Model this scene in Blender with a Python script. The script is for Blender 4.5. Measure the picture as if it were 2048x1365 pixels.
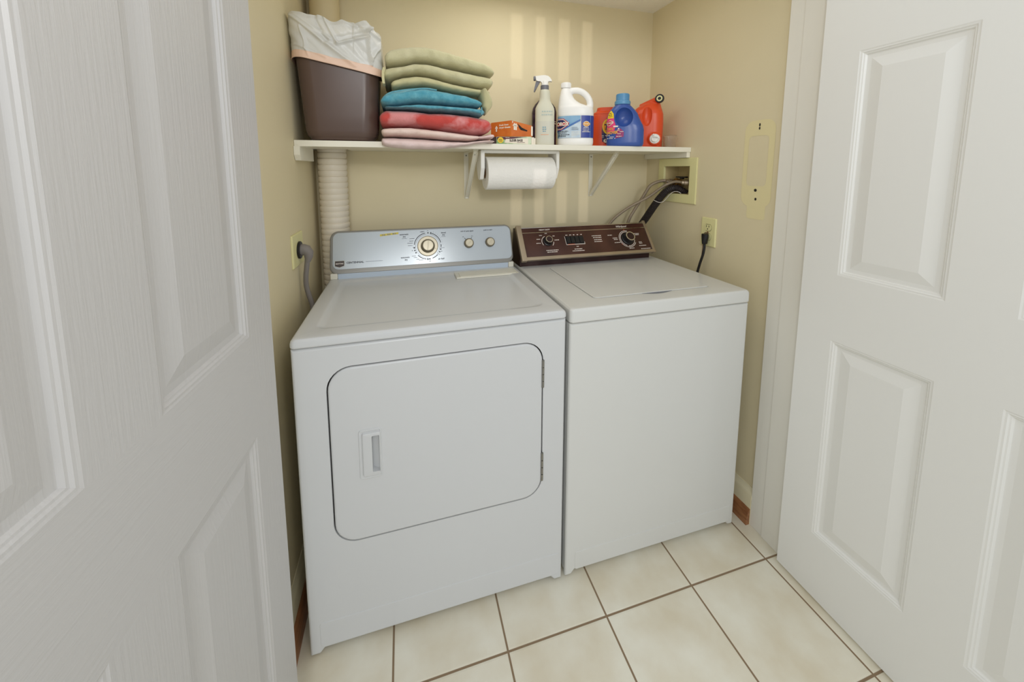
import bpy, bmesh, math, random
from mathutils import Vector, Matrix
random.seed(7)
for o in list(bpy.data.objects): bpy.data.objects.remove(o)
SC = bpy.context.scene
COL = SC.collection
PI = math.pi

# ------------------------------------------------------------------ camera
cd = bpy.data.cameras.new('camera'); cam = bpy.data.objects.new('camera', cd); COL.objects.link(cam)
yaw, pitch = .27236, .11090
fw = Vector((math.sin(yaw)*math.cos(pitch), math.cos(yaw)*math.cos(pitch), -math.sin(pitch)))
rt = Vector((math.cos(yaw), -math.sin(yaw), 0)); up = rt.cross(fw)
cam.matrix_world = Matrix((rt, up, -fw)).transposed().to_4x4()
cam.location = (.3413, -1.683, 1.3308)
cd.sensor_width = 36; cd.lens = 742.564/2048*36
cd.shift_x = (1024-1013.52)/2048; cd.shift_y = (421.4-682.5)/2048
cd.clip_start = .02
SC.camera = cam

# ------------------------------------------------------------------ light, exposure
w = bpy.data.worlds.new('world'); SC.world = w; w.use_nodes = True
bg = w.node_tree.nodes['Background']; bg.inputs[0].default_value = (.90, .95, 1, 1); bg.inputs[1].default_value = .88
def area(name, loc, target, size, power, color, spread=PI):
    l = bpy.data.lights.new(name, 'AREA'); l.shape = 'DISK'; l.size = size; l.energy = power; l.color = color; l.spread = spread
    o = bpy.data.objects.new(name, l); COL.objects.link(o); o.location = loc
    o.rotation_euler = (Vector(target)-Vector(loc)).to_track_quat('-Z', 'Y').to_euler(); return o
area('hall_fill_light', (.30, -6.0, 2.75), (.8, 0, 1.1), 1.5, 54, (.96, .98, 1))  # broad soft fill added out of view behind the camera, not a window
area('closet_fill_light', (.80, -.42, 2.09), (.80, -.50, 0), .6, 1.9, (1, .98, .95))  # unseen fill lamp added to brighten the closet interior and appliance tops
sl = bpy.data.lights.new('low_sun', 'SPOT'); sl.energy = 250; sl.spot_size = 2*math.atan(.325/3.4); sl.spot_blend = .02; sl.shadow_soft_size = .007; sl.color = (1, .90, .86)
slo = bpy.data.objects.new('low_sun', sl); COL.objects.link(slo); slo.location = (1.32, -7.0, 1.56); slo.rotation_euler = (Vector((1.18,-3.6,1.5))-slo.location).to_track_quat('-Z', 'Y').to_euler()
fl = bpy.data.lights.new('camera_flash', 'POINT'); fl.energy = 7; fl.shadow_soft_size = .04; fl.color = (1, .97, .93)
flo = bpy.data.objects.new('camera_flash', fl); COL.objects.link(flo); flo.location = (.53, -1.72, 1.67)
vs = SC.view_settings; vs.view_transform = 'Standard'; vs.look = 'None'; vs.gamma = 1; vs.use_curve_mapping = False
vs.exposure = 0.0
SC.cycles.max_bounces = 10; SC.cycles.diffuse_bounces = 6

# ------------------------------------------------------------------ materials
def lin(c):
    return tuple(((x/255)/12.92 if x/255 <= .04045 else ((x/255+.055)/1.055)**2.4) for x in c)+(1,)
def mat(name, rgb, rough=.5, metal=0, bump=None, mott=None, spec=.5, trans=0, alpha=1, coat=0, stretch=(1,1,1), ior=1.45, sss=0, sheen=0):
    """rgb in sRGB 0-255 albedo. bump=(scale,strength,distance); mott=(scale, rgb2, lo, hi)"""
    m = bpy.data.materials.new(name); m.use_nodes = True; nt = m.node_tree; b = nt.nodes['Principled BSDF']
    b.inputs['Base Color'].default_value = lin(rgb); b.inputs['Roughness'].default_value = rough; b.inputs['Metallic'].default_value = metal
    b.inputs['Specular IOR Level'].default_value = spec; b.inputs['IOR'].default_value = ior
    if trans: b.inputs['Transmission Weight'].default_value = trans
    if coat: b.inputs['Coat Weight'].default_value = coat; b.inputs['Coat Roughness'].default_value = .12
    if sheen: b.inputs['Sheen Weight'].default_value = sheen; b.inputs['Sheen Roughness'].default_value = .5
    if sss: b.inputs['Subsurface Weight'].default_value = sss; b.inputs['Subsurface Radius'].default_value = (.01, .01, .01)
    tc = nt.nodes.new('ShaderNodeTexCoord'); mp = nt.nodes.new('ShaderNodeMapping'); mp.inputs['Scale'].default_value = stretch
    nt.links.new(tc.outputs['Object'], mp.inputs[0])
    if bump:
        n = nt.nodes.new('ShaderNodeTexNoise'); n.inputs['Scale'].default_value = bump[0]; n.inputs['Detail'].default_value = 4
        nt.links.new(mp.outputs[0], n.inputs['Vector'])
        bp = nt.nodes.new('ShaderNodeBump'); bp.inputs['Strength'].default_value = bump[1]; bp.inputs['Distance'].default_value = bump[2]
        nt.links.new(n.outputs['Fac'], bp.inputs['Height']); nt.links.new(bp.outputs[0], b.inputs['Normal'])
    if mott:
        n = nt.nodes.new('ShaderNodeTexNoise'); n.inputs['Scale'].default_value = mott[0]; n.inputs['Detail'].default_value = 5
        nt.links.new(mp.outputs[0], n.inputs['Vector'])
        r = nt.nodes.new('ShaderNodeValToRGB'); r.color_ramp.elements[0].position = mott[2]; r.color_ramp.elements[1].position = mott[3]
        r.color_ramp.elements[0].color = lin(rgb); r.color_ramp.elements[1].color = lin(mott[1])
        nt.links.new(n.outputs['Fac'], r.inputs[0]); nt.links.new(r.outputs[0], b.inputs['Base Color'])
    return m
M = {}
M['wall'] = mat('wall_paint', (220,208,173), .6, bump=(90,.12,.002), mott=(3,(223,211,177),.3,.7), spec=.35)
M['patch'] = mat('bare_wall_patch', (227,215,168), .6, bump=(60,.15,.002))
M['ceil'] = mat('ceiling_paint', (240,238,228), .8, bump=(160,.4,.003))
M['trim'] = mat('trim_paint', (235,232,222), .4, bump=(40,.05,.001))
M['base'] = mat('baseboard_paint', (231,222,190), .45)
M['wood'] = mat('shoe_moulding_wood', (166,114,74), .45, mott=(18,(124,78,48),.35,.7), stretch=(6,1,6))
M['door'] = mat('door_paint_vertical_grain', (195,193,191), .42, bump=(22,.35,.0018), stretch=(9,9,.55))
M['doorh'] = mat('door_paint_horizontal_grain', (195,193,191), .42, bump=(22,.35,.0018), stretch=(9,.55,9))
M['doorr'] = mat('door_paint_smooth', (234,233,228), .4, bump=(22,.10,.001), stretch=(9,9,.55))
M['enamel'] = mat('white_enamel', (206,207,207), .22, spec=.5, bump=(30,.02,.0006))
M['enamelw'] = mat('washer_enamel', (212,212,208), .22, spec=.5, bump=(30,.02,.0006))
M['dark'] = mat('dark_gap', (38,34,32), .8)
M['grey_rim'] = mat('console_rim_grey', (132,130,124), .35, metal=.25)
M['panel'] = mat('console_silver_blue', (180,187,192), .24, metal=.22)
M['strip'] = mat('console_blue_film', (186,199,214), .4)
M['cream'] = mat('cream_plastic', (222,219,205), .4)
M['knob'] = mat('knob_taupe', (122,113,94), .35, metal=.3)
M['knob2'] = mat('knob_champagne', (196,187,164), .3, metal=.25)
M['ink'] = mat('dark_print', (52,52,58), .6)
M['ink2'] = mat('grey_print', (120,124,132), .6)
M['inkw'] = mat('white_print', (232,222,214), .6)
M['badge'] = mat('badge_bronze', (70,62,58), .4, metal=.3)
M['yellow'] = mat('yellow_sticker', (214,196,92), .6)
M['brown'] = mat('washer_panel_brown', (58,30,25), .25, mott=(9,(74,42,34),.35,.7), coat=.2)
M['brown2'] = mat('washer_base_brown', (48,25,24), .35)
M['alu'] = mat('champagne_aluminium', (176,160,138), .35, metal=.75)
M['chrome'] = mat('polished_chrome', (215,212,205), .15, metal=1)
M['steel'] = mat('steel_hinge', (150,148,142), .35, metal=.9)
M['black'] = mat('black_plastic', (24,23,24), .35)
M['orangeled'] = mat('orange_mark', (225,96,40), .6)
M['shelf'] = mat('shelf_paint', (236,232,216), .4)
M['duct'] = mat('duct_vinyl', (226,217,200), .38)
M['ductp'] = mat('pipe_paint', (205,189,150), .5)
M['bin'] = mat('bin_brown_plastic', (92,74,66), .27, spec=.5, bump=(14,.05,.002))
M['bag'] = mat('bag_film', (226,226,222), .3, bump=(30,.3,.004), trans=.12)
M['bagp'] = mat('bag_peach_band', (236,204,184), .45)
def towel_mat(n, c1, c2, sc=6, lo=.35, hi=.7):
    return mat(n, c1, .95, bump=(480,.5,.006), mott=(sc,c2,lo,hi), spec=.1, sheen=.25)
M['sage'] = towel_mat('sage_terry', (206,201,160), (216,211,176))
M['sage2'] = towel_mat('pale_sage_terry', (214,207,162), (203,200,158))
M['blue_t'] = towel_mat('teal_terry', (84,160,182), (116,184,200), 60)
M['blue_t2'] = towel_mat('teal_terry_hem', (120,186,202), (100,170,190), 30)
M['coral'] = towel_mat('coral_terry', (206,82,76), (228,150,150), 11, .5, .6)
M['pink'] = towel_mat('pink_terry', (240,214,202), (243,221,212))
M['pink2'] = towel_mat('mauve_pink_terry', (236,210,206), (240,218,215))
M['paper'] = mat('paper_towel', (240,237,230), .95, bump=(110,.6,.004), spec=.1)
M['card'] = mat('core_cardboard', (160,128,92), .9)
M['orange_b'] = mat('carton_orange', (212,116,36), .5, mott=(30,(198,98,24),.3,.7))
M['orange_b2'] = mat('carton_orange_side', (196,104,36), .5)
M['cardw'] = mat('carton_white', (236,228,212), .6)
M['green_b'] = mat('carton_green', (126,168,104), .5, mott=(24,(206,220,190),.4,.6))
M['green_d'] = mat('carton_dark', (52,34,30), .6)
M['maroon'] = mat('carton_maroon', (86,30,52), .5)
M['frost'] = mat('frosted_plastic', (222,220,200), .42, trans=.10, sss=.2)
M['frost_l'] = mat('frosted_liquid', (212,210,194), .42, trans=.08)
M['whitep'] = mat('white_plastic', (238,236,230), .35)
M['greyp'] = mat('grey_plastic', (112,112,118), .4)
M['purple'] = mat('plum_plastic', (50,34,48), .22, mott=(40,(84,58,86),.45,.8))
M['hdpe'] = mat('bleach_white_plastic', (240,239,236), .32)
M['lab_lb'] = mat('label_light_blue', (112,160,200), .4, mott=(16,(150,186,212),.3,.7))
M['lab_db'] = mat('label_royal_blue', (46,66,148), .35)
M['lab_mb'] = mat('label_mid_blue', (66,112,178), .4)
M['lab_w'] = mat('label_white_blue', (206,218,226), .4, mott=(30,(170,192,212),.35,.7))
M['red'] = mat('label_red', (196,36,52), .4)
M['navy'] = mat('label_navy', (34,40,88), .4)
M['gold'] = mat('label_gold', (226,160,76), .4)
M['tide'] = mat('orange_red_plastic', (222,80,40), .33)
M['tide2'] = mat('orange_red_plastic_deep', (198,42,26), .33)
M['lab_pu'] = mat('label_purple', (96,28,66), .4)
M['lab_ye'] = mat('label_yellow', (240,206,40), .4)
M['lab_or'] = mat('label_orange', (238,136,30), .4)
M['lab_pk'] = mat('label_pink', (226,70,124), .4)
M['lab_mg'] = mat('label_magenta', (148,46,104), .4)
M['bluep'] = mat('blue_plastic', (54,84,156), .26, spec=.55)
M['bluec'] = mat('blue_cap_plastic', (92,148,190), .35)
M['clear'] = mat('clear_plastic', (246,243,236), .08, trans=.95, ior=1.2)
M['ivory'] = mat('ivory_plastic', (226,220,164), .4)
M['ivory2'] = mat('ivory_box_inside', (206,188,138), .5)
M['brass'] = mat('aged_brass', (158,120,62), .4, metal=.8)
M['braid'] = mat('hose_braid', (158,142,122), .45, metal=.3, bump=(500,.6,.002))
M['hosep'] = mat('corrugated_black_plastic', (50,43,42), .42)
M['dcord'] = mat('grey_cord', (130,124,120), .5)
M['wire'] = mat('white_wire', (220,214,206), .4)
M['windowf'] = mat('window_frame_paint', (225,222,214), .5)

# tile floor
def floor_mat():
    m = bpy.data.materials.new('ceramic_floor_tile'); m.use_nodes = True; nt = m.node_tree; b = nt.nodes['Principled BSDF']; L = nt.links.new
    tc = nt.nodes.new('ShaderNodeTexCoord'); sx = nt.nodes.new('ShaderNodeSeparateXYZ'); L(tc.outputs['Object'], sx.inputs[0])
    def mth(op, a, bb=None):
        n = nt.nodes.new('ShaderNodeMath'); n.operation = op
        for i, v in enumerate((a, bb)):
            if v is None: continue
            if isinstance(v, (int, float)): n.inputs[i].default_value = v
            else: L(v, n.inputs[i])
        return n.outputs[0]
    S = .3062; ds = []; ids = []
    for ax, off in ((0, .8901-3*S), (1, -.8291-8*S)):
        t = mth('DIVIDE', mth('SUBTRACT', sx.outputs[ax], off), S); f = mth('FRACT', t); ids.append(mth('FLOOR', t))
        ds.append(mth('MINIMUM', f, mth('SUBTRACT', 1, f)))
    d = mth('MULTIPLY', mth('MINIMUM', ds[0], ds[1]), S)
    g = nt.nodes.new('ShaderNodeMapRange'); L(d, g.inputs[0]); g.inputs[1].default_value = .0022; g.inputs[2].default_value = .0034
    n = nt.nodes.new('ShaderNodeTexNoise'); n.inputs['Scale'].default_value = 7; n.inputs['Detail'].default_value = 6; L(tc.outputs['Object'], n.inputs['Vector'])
    r = nt.nodes.new('ShaderNodeValToRGB'); r.color_ramp.elements[0].position = .32; r.color_ramp.elements[1].position = .68
    r.color_ramp.elements[0].color = lin((222,212,188)); r.color_ramp.elements[1].color = lin((238,234,218)); L(n.outputs['Fac'], r.inputs[0])
    mx = nt.nodes.new('ShaderNodeMix'); mx.data_type = 'RGBA'; L(g.outputs[0], mx.inputs[0]); mx.inputs[6].default_value = lin((140,118,92)); L(r.outputs[0], mx.inputs[7])
    L(mx.outputs[2], b.inputs['Base Color'])
    rr = nt.nodes.new('ShaderNodeMapRange'); L(g.outputs[0], rr.inputs[0]); rr.inputs[3].default_value = .9; rr.inputs[4].default_value = .36; L(rr.outputs[0], b.inputs['Roughness'])
    h = nt.nodes.new('ShaderNodeMapRange'); L(d, h.inputs[0]); h.inputs[1].default_value = .001; h.inputs[2].default_value = .007
    bp = nt.nodes.new('ShaderNodeBump'); bp.inputs['Strength'].default_value = .5; bp.inputs['Distance'].default_value = .0015; L(h.outputs[0], bp.inputs['Height']); L(bp.outputs[0], b.inputs['Normal'])
    return m
M['tile'] = floor_mat()

# ------------------------------------------------------------------ mesh helpers
def wroot(p):
    v = Vector((0,0,0))
    while p is not None: v += p.location; p = p.parent
    return v
def finish(name, me, m, parent=None, world=False, smooth=True, angle=35):
    o = bpy.data.objects.new(name, me); COL.objects.link(o)
    if parent is not None:
        o.parent = parent
        if world: me.transform(Matrix.Translation(-wroot(parent)))
    for mm in (m if isinstance(m, (list, tuple)) else [m]): me.materials.append(M[mm] if isinstance(mm, str) else mm)
    if smooth:
        me.polygons.foreach_set('use_smooth', [True]*len(me.polygons)); me.set_sharp_from_angle(angle=math.radians(angle))
        wn = o.modifiers.new('weighted_normals', 'WEIGHTED_NORMAL'); wn.keep_sharp = True; wn.weight = 50
    me.update(); return o
def obj(name, bm, m, parent=None, world=False, smooth=True, angle=35, merge=True, fixn=True):
    if merge: bmesh.ops.remove_doubles(bm, verts=bm.verts, dist=1e-6)
    if fixn: bmesh.ops.recalc_face_normals(bm, faces=bm.faces)
    me = bpy.data.meshes.new(name); bm.to_mesh(me); bm.free()
    return finish(name, me, m, parent, world, smooth, angle)
def thing(name, label, cat, loc=(0,0,0), rot=0, group=None):
    o = bpy.data.objects.new(name, None); COL.objects.link(o); o.empty_display_size = .05
    o.location = loc; o.rotation_euler = (0,0,rot); return tag(o, label, cat, group)
def tag(o, label, cat, group=None):
    o['label'] = label; o['category'] = cat
    if group: o['group'] = group
    return o
def struct(o): o['kind'] = 'structure'; return o
def BM(): return bmesh.new()
def box(bm, lo, hi, bev=0, seg=2, mi=0, T=None):
    x0,y0,z0 = lo; x1,y1,z1 = hi; b = BM()
    vs_ = [b.verts.new(p) for p in ((x0,y0,z0),(x1,y0,z0),(x1,y1,z0),(x0,y1,z0),(x0,y0,z1),(x1,y0,z1),(x1,y1,z1),(x0,y1,z1))]
    for f in ((3,2,1,0),(4,5,6,7),(0,1,5,4),(1,2,6,5),(2,3,7,6),(3,0,4,7)): b.faces.new([vs_[i] for i in f])
    if bev: bmesh.ops.bevel(b, geom=b.edges[:], offset=bev, segments=seg, profile=.5, affect='EDGES')
    join(bm, b, mi, T)
def join(bm, b, mi=0, T=None):
    mp = {}
    for v in b.verts: mp[v] = bm.verts.new(T @ v.co if T is not None else v.co)
    for f in b.faces:
        try: nf = bm.faces.new([mp[v] for v in f.verts]); nf.material_index = mi
        except ValueError: pass
    b.free()
def loft(bm, rings, cap=True, closed=True, mi=0):
    R_ = [[bm.verts.new(p) for p in r] for r in rings]; n = len(R_[0])
    for a, b in zip(R_, R_[1:]):
        for i in range(n if closed else n-1):
            f = bm.faces.new((a[i], a[(i+1)%n], b[(i+1)%n], b[i])); f.material_index = mi
    if cap:
        for r in (R_[0], R_[-1]):
            try: f = bm.faces.new(r); f.material_index = mi
            except ValueError: pass
    return R_
def lathe(bm, prof, n=32, T=None, mi=0, cap=True):
    b = BM(); loft(b, [[(r*math.cos(2*PI*i/n), r*math.sin(2*PI*i/n), z) for i in range(n)] for r, z in prof], cap)
    join(bm, b, mi, T)
def catmull(pts, n=8):
    P = [Vector(p) for p in pts]; P = [2*P[0]-P[1]]+P+[2*P[-1]-P[-2]]; out = []
    for i in range(1, len(P)-2):
        for k in range(n):
            t = k/n; a, b, c, d = P[i-1:i+3]
            out.append(.5*((2*b)+(c-a)*t+(2*a-5*b+4*c-d)*t*t+(3*b-a-3*c+d)*t**3))
    out.append(P[-2]); return out
def resample(pts, step):
    out = [pts[0]]; acc = 0
    for a, b in zip(pts, pts[1:]):
        L = (b-a).length; d = step-acc
        while d <= L:
            out.append(a+(b-a)*(d/L)); d += step
        acc = L-(d-step)
    out.append(pts[-1]); return out
def tube(bm, pts, r, n=12, mi=0, rfun=None, T=None):
    pts = [Vector(p) for p in pts]; b = BM(); rings = []; u = None
    for i, p in enumerate(pts):
        t = (pts[min(i+1, len(pts)-1)]-pts[max(i-1, 0)]).normalized()
        if u is None: u = t.orthogonal().normalized()
        else: u = (u-t*u.dot(t)).normalized()
        v = t.cross(u); rr = rfun(i) if rfun else r
        rings.append([p+(u*math.cos(2*PI*k/n)+v*math.sin(2*PI*k/n))*rr for k in range(n)])
    loft(b, rings); join(bm, b, mi, T)
def rrect(x0, z0, x1, z1, r, n=6):
    out = []
    for cx, cz, a0 in ((x1-r, z1-r, 0), (x0+r, z1-r, 90), (x0+r, z0+r, 180), (x1-r, z0+r, 270)):
        for k in range(n+1):
            a = math.radians(a0+90*k/n); out.append((cx+r*math.cos(a), cz+r*math.sin(a)))
    return out
def fill2d(bm, outer, holes, put, mi=0):
    """planar face with holes"""
    b = BM(); es = []
    for lp in [outer]+list(holes):
        v = [b.verts.new((p[0], p[1], 0)) for p in lp]
        es += [b.edges.new((v[i], v[(i+1)%len(v)])) for i in range(len(v))]
    bmesh.ops.triangle_fill(b, edges=es, use_beauty=True)
    mp = {v: bm.verts.new(put(v.co.x, v.co.y)) for v in b.verts}
    for f in b.faces:
        nf = bm.faces.new([mp[v] for v in f.verts]); nf.material_index = mi
    b.free()
def ringwall(bm, loopA, loopB, mi=0):
    loft(bm, [loopA, loopB], cap=False, mi=mi)
def prism(bm, poly, put0, put1, mi=0):
    a = [put0(*p) for p in poly]; b = [put1(*p) for p in poly]; loft(bm, [a, b], cap=True, mi=mi)
def selfring(cx, cy, a, b, z, n=2.5, N=36):
    o = []
    for i in range(N):
        t = 2*PI*i/N; c, s = math.cos(t), math.sin(t)
        o.append((cx+a*math.copysign(abs(c)**(2/n), c), cy+b*math.copysign(abs(s)**(2/n), s), z))
    return o
def densify(rows, step=.008):
    """rows (z,cx,a,b,n) -> smooth interpolated rows"""
    out = []
    for p, q in zip(rows, rows[1:]):
        k = max(1, int(abs(q[0]-p[0])/step))
        for i in range(k):
            t = i/k; out.append(tuple(p[j]+(q[j]-p[j])*t for j in range(5)))
    out.append(rows[-1]); return out
def bottle_body(bm, rows, N=40, mi=0, cy=0):
    b = BM(); loft(b, [selfring(cx, cy, a, bb, z, n, N) for z, cx, a, bb, n in rows]); join(bm, b, mi)
def modded(name, bm, m, parent, mods, angle=40):
    """evaluate modifiers and store the result as a plain mesh"""
    bmesh.ops.recalc_face_normals(bm, faces=bm.faces)
    me = bpy.data.meshes.new('tmp'); bm.to_mesh(me); bm.free(); o = bpy.data.objects.new('tmp', me); COL.objects.link(o); extra = []
    for k in mods:
        if k[0] == 'remesh': md = o.modifiers.new('r', 'REMESH'); md.mode = 'VOXEL'; md.voxel_size = k[1]
        elif k[0] == 'smooth': md = o.modifiers.new('s', 'SMOOTH'); md.iterations = k[1]; md.factor = .5
        elif k[0] == 'cut':
            b = k[1]; bmesh.ops.recalc_face_normals(b, faces=b.faces); m2 = bpy.data.meshes.new('tmp2'); b.to_mesh(m2); b.free(); o2 = bpy.data.objects.new('tmp2', m2); COL.objects.link(o2); extra.append(o2)
            md = o.modifiers.new('b', 'BOOLEAN'); md.operation = 'DIFFERENCE'; md.solver = 'EXACT'; md.object = o2
    dg = bpy.context.evaluated_depsgraph_get(); dg.update()
    out = bpy.data.meshes.new_from_object(o.evaluated_get(dg)); out.name = name
    for x in [o]+extra: bpy.data.objects.remove(x)
    out.materials.clear()
    return finish(name, out, m, parent, angle=angle)
def ellipsoid(c, r, n=24):
    b = BM(); bmesh.ops.create_uvsphere(b, u_segments=n, v_segments=n//2+2, radius=1)
    for v in b.verts: v.co = Vector((c[0]+v.co.x*r[0], c[1]+v.co.y*r[1], c[2]+v.co.z*r[2]))
    return b
_tc = {}
def text2d(s, size, bold=0, align='CENTER', shear=0, sx=1):
    key = (s, round(bold/size, 3), align, shear)
    if key not in _tc:
        c = bpy.data.curves.new('t', 'FONT'); c.body = s; c.size = 1; c.align_x = align; c.align_y = 'CENTER'; c.offset = bold/size; c.shear = shear; c.resolution_u = 3
        o = bpy.data.objects.new('t', c); COL.objects.link(o); dg = bpy.context.evaluated_depsgraph_get(); dg.update()
        me = bpy.data.meshes.new_from_object(o.evaluated_get(dg)); _tc[key] = ([(v.co.x, v.co.y) for v in me.vertices], [tuple(p.vertices) for p in me.polygons])
        bpy.data.objects.remove(o); bpy.data.meshes.remove(me)
    vs_, fs = _tc[key]; return [(x*size*sx, y*size) for x, y in vs_], fs
def stamp(bm, s, size, at, put, bold=0, align='CENTER', shear=0, sx=1, mi=0, rot=0):
    vs_, fs = text2d(s, size, bold, align, shear, sx); c, sn = math.cos(rot), math.sin(rot)
    vv = [bm.verts.new(put(at[0]+x*c-y*sn, at[1]+x*sn+y*c)) for x, y in vs_]
    for f in fs:
        try: nf = bm.faces.new([vv[i] for i in f]); nf.material_index = mi
        except ValueError: pass
def quad2d(bm, x0, z0, x1, z1, put, mi=0, nx=1, nz=1):
    g = [[bm.verts.new(put(x0+(x1-x0)*i/nx, z0+(z1-z0)*j/nz)) for i in range(nx+1)] for j in range(nz+1)]
    for j in range(nz):
        for i in range(nx):
            f = bm.faces.new((g[j][i], g[j][i+1], g[j+1][i+1], g[j+1][i])); f.material_index = mi
def blob2d(bm, cx, cz, rx, rz, put, mi=0, n=24, rings=3):
    """filled ellipse with inner rings so that it follows a curved surface"""
    prev = None; c = bm.verts.new(put(cx, cz))
    for k in range(1, rings+1):
        r = [bm.verts.new(put(cx+rx*k/rings*math.cos(2*PI*i/n), cz+rz*k/rings*math.sin(2*PI*i/n))) for i in range(n)]
        for i in range(n):
            f = bm.faces.new((c, r[i], r[(i+1)%n]) if prev is None else (prev[i], r[i], r[(i+1)%n], prev[(i+1)%n])); f.material_index = mi
        prev = r
def poly2d(bm, pts, put, mi=0, sub=6):
    """filled convex polygon, ring-subdivided around its centre"""
    n = len(pts); cx = sum(p[0] for p in pts)/n; cz = sum(p[1] for p in pts)/n; per = []
    for i in range(n):
        a, b = pts[i], pts[(i+1)%n]
        for k in range(sub): per.append((a[0]+(b[0]-a[0])*k/sub, a[1]+(b[1]-a[1])*k/sub))
    prev = None; c = bm.verts.new(put(cx, cz)); N = len(per)
    for k in (1,2,3,4):
        r = [bm.verts.new(put(cx+(x-cx)*k/4, cz+(z-cz)*k/4)) for x, z in per]
        for i in range(N):
            f = bm.faces.new((c, r[i], r[(i+1)%N]) if prev is None else (prev[i], r[i], r[(i+1)%N], prev[(i+1)%N])); f.material_index = mi
        prev = r
def arc2d(bm, cx, cz, r0, r1, a0, a1, put, mi=0, n=16):
    A = [math.radians(a0+(a1-a0)*k/n) for k in range(n+1)]
    i_ = [bm.verts.new(put(cx+r0*math.cos(a), cz+r0*math.sin(a))) for a in A]; o_ = [bm.verts.new(put(cx+r1*math.cos(a), cz+r1*math.sin(a))) for a in A]
    for k in range(n): f = bm.faces.new((i_[k], o_[k], o_[k+1], i_[k+1])); f.material_index = mi
def micro(bm, x, z, wid, h, put, mi=0, seed=0, align='C'):
    """a line of unreadably small print: short dashes"""
    rnd = random.Random(seed); x0 = x-(wid/2 if align == 'C' else 0); e = x0+wid
    while x0 < e-h*.3:
        l = min(rnd.uniform(.5, 1.3)*h, e-x0); quad2d(bm, x0, z-h*.28, x0+l, z+h*.28, put, mi); x0 += l+h*.3

# ------------------------------------------------------------------ room shell
R = 1.5713; CZ = 2.105; JY0, JY1 = -.715, -.83
b = BM(); box(b, (-1.6,-3.8,-.05), (3.2,.1,0)); struct(obj('floor', b, 'tile', smooth=False))
b = BM(); box(b, (-.1,0,0), (R+.1,.1,CZ)); struct(obj('wall_back', b, 'wall', smooth=False))
b = BM(); box(b, (-.1,JY1,0), (0,0,CZ)); struct(obj('wall_left', b, 'wall', smooth=False))
b = BM(); box(b, (-.1,JY1,CZ), (R+.1,.1,CZ+.06)); struct(obj('ceiling', b, 'ceil', smooth=False))
# right wall: hollow for the water box, with the unpainted patch of a removed holder
b = BM()
fill2d(b, [(JY1,0),(0,0),(0,CZ),(JY1,CZ)], [[(-.309,1.218),(-.141,1.218),(-.141,1.344),(-.309,1.344)]], lambda y,z: (R,y,z))
ringwall(b, [(R,JY1,0),(R,0,0),(R,0,CZ),(R,JY1,CZ)], [(R+.1,JY1,0),(R+.1,0,0),(R+.1,0,CZ),(R+.1,JY1,CZ)])
fill2d(b, [(JY1,0),(0,0),(0,CZ),(JY1,CZ)], [], lambda y,z: (R+.1,y,z))
pin = rrect(-.668,1.27,-.59,1.45,.015); pout = rrect(-.690,1.195,-.572,1.505,.035)
put = lambda y,z: (R-.0006,y,z)
fill2d(b, pout, [pin], put, 1); fill2d(b, rrect(-.672,1.15,-.60,1.21,.01), [], lambda y,z: (R-.0004,y,z), 1)
blob2d(b, -.630, 1.255, .0055, .0055, lambda y,z: (R-.0012,y,z), 2); blob2d(b, -.633, 1.223, .004, .005, lambda y,z: (R-.0012,y,z), 2)
blob2d(b, -.629, 1.488, .003, .006, lambda y,z: (R-.0012,y,z), 2); blob2d(b, -.629, 1.476, .003, .005, lambda y,z: (R-.0012,y,z), 2)
struct(obj('wall_right', b, ['wall','patch','dark'], smooth=False))
b = BM(); box(b, (-.1,JY1,2.045), (R+.1,JY0,CZ)); struct(obj('wall_front', b, 'wall', smooth=False))
def jamb(name, xin, sgn):
    b = BM()
    for y0, y1, d in ((JY0,-.763,.010), (-.7635,-.8485,.0135)):
        box(b, (min(xin,xin-sgn*d), y1, 0), (max(xin,xin-sgn*d)+.0, y0, 2.045), .0018, 2)
    return struct(obj(name, b, 'trim'))
jamb('trim_1', R, 1); jamb('trim_2', 0, -1)
def baseboard(name, x, sgn, y0, y1):
    prof = [(0,.0),(.012,.0),(.012,.112),(.009,.122),(.005,.130),(.003,.142),(0,.142)]
    b = BM(); loft(b, [[(x+sgn*d, y, z) for d, z in prof] for y in (y0, y1)], mi=0)
    q = [(.012,0)]+[(.012+.016*math.cos(a), .062*math.sin(a)) for a in [PI/2*k/6 for k in range(7)]]
    loft(b, [[(x+sgn*d, y, z) for d, z in q] for y in (y0, y1)], mi=1)
    return struct(obj(name, b, ['base','wood'], angle=50))
baseboard('baseboard_left', 0, 1, JY0, 0); baseboard('baseboard_right', R, -1, JY0, 0)
b = BM()
for z0, pr in ((0, .012),): box(b, (0,-pr,0), (R,0,.142), .003)
struct(obj('baseboard_back', b, 'base'))
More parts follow.
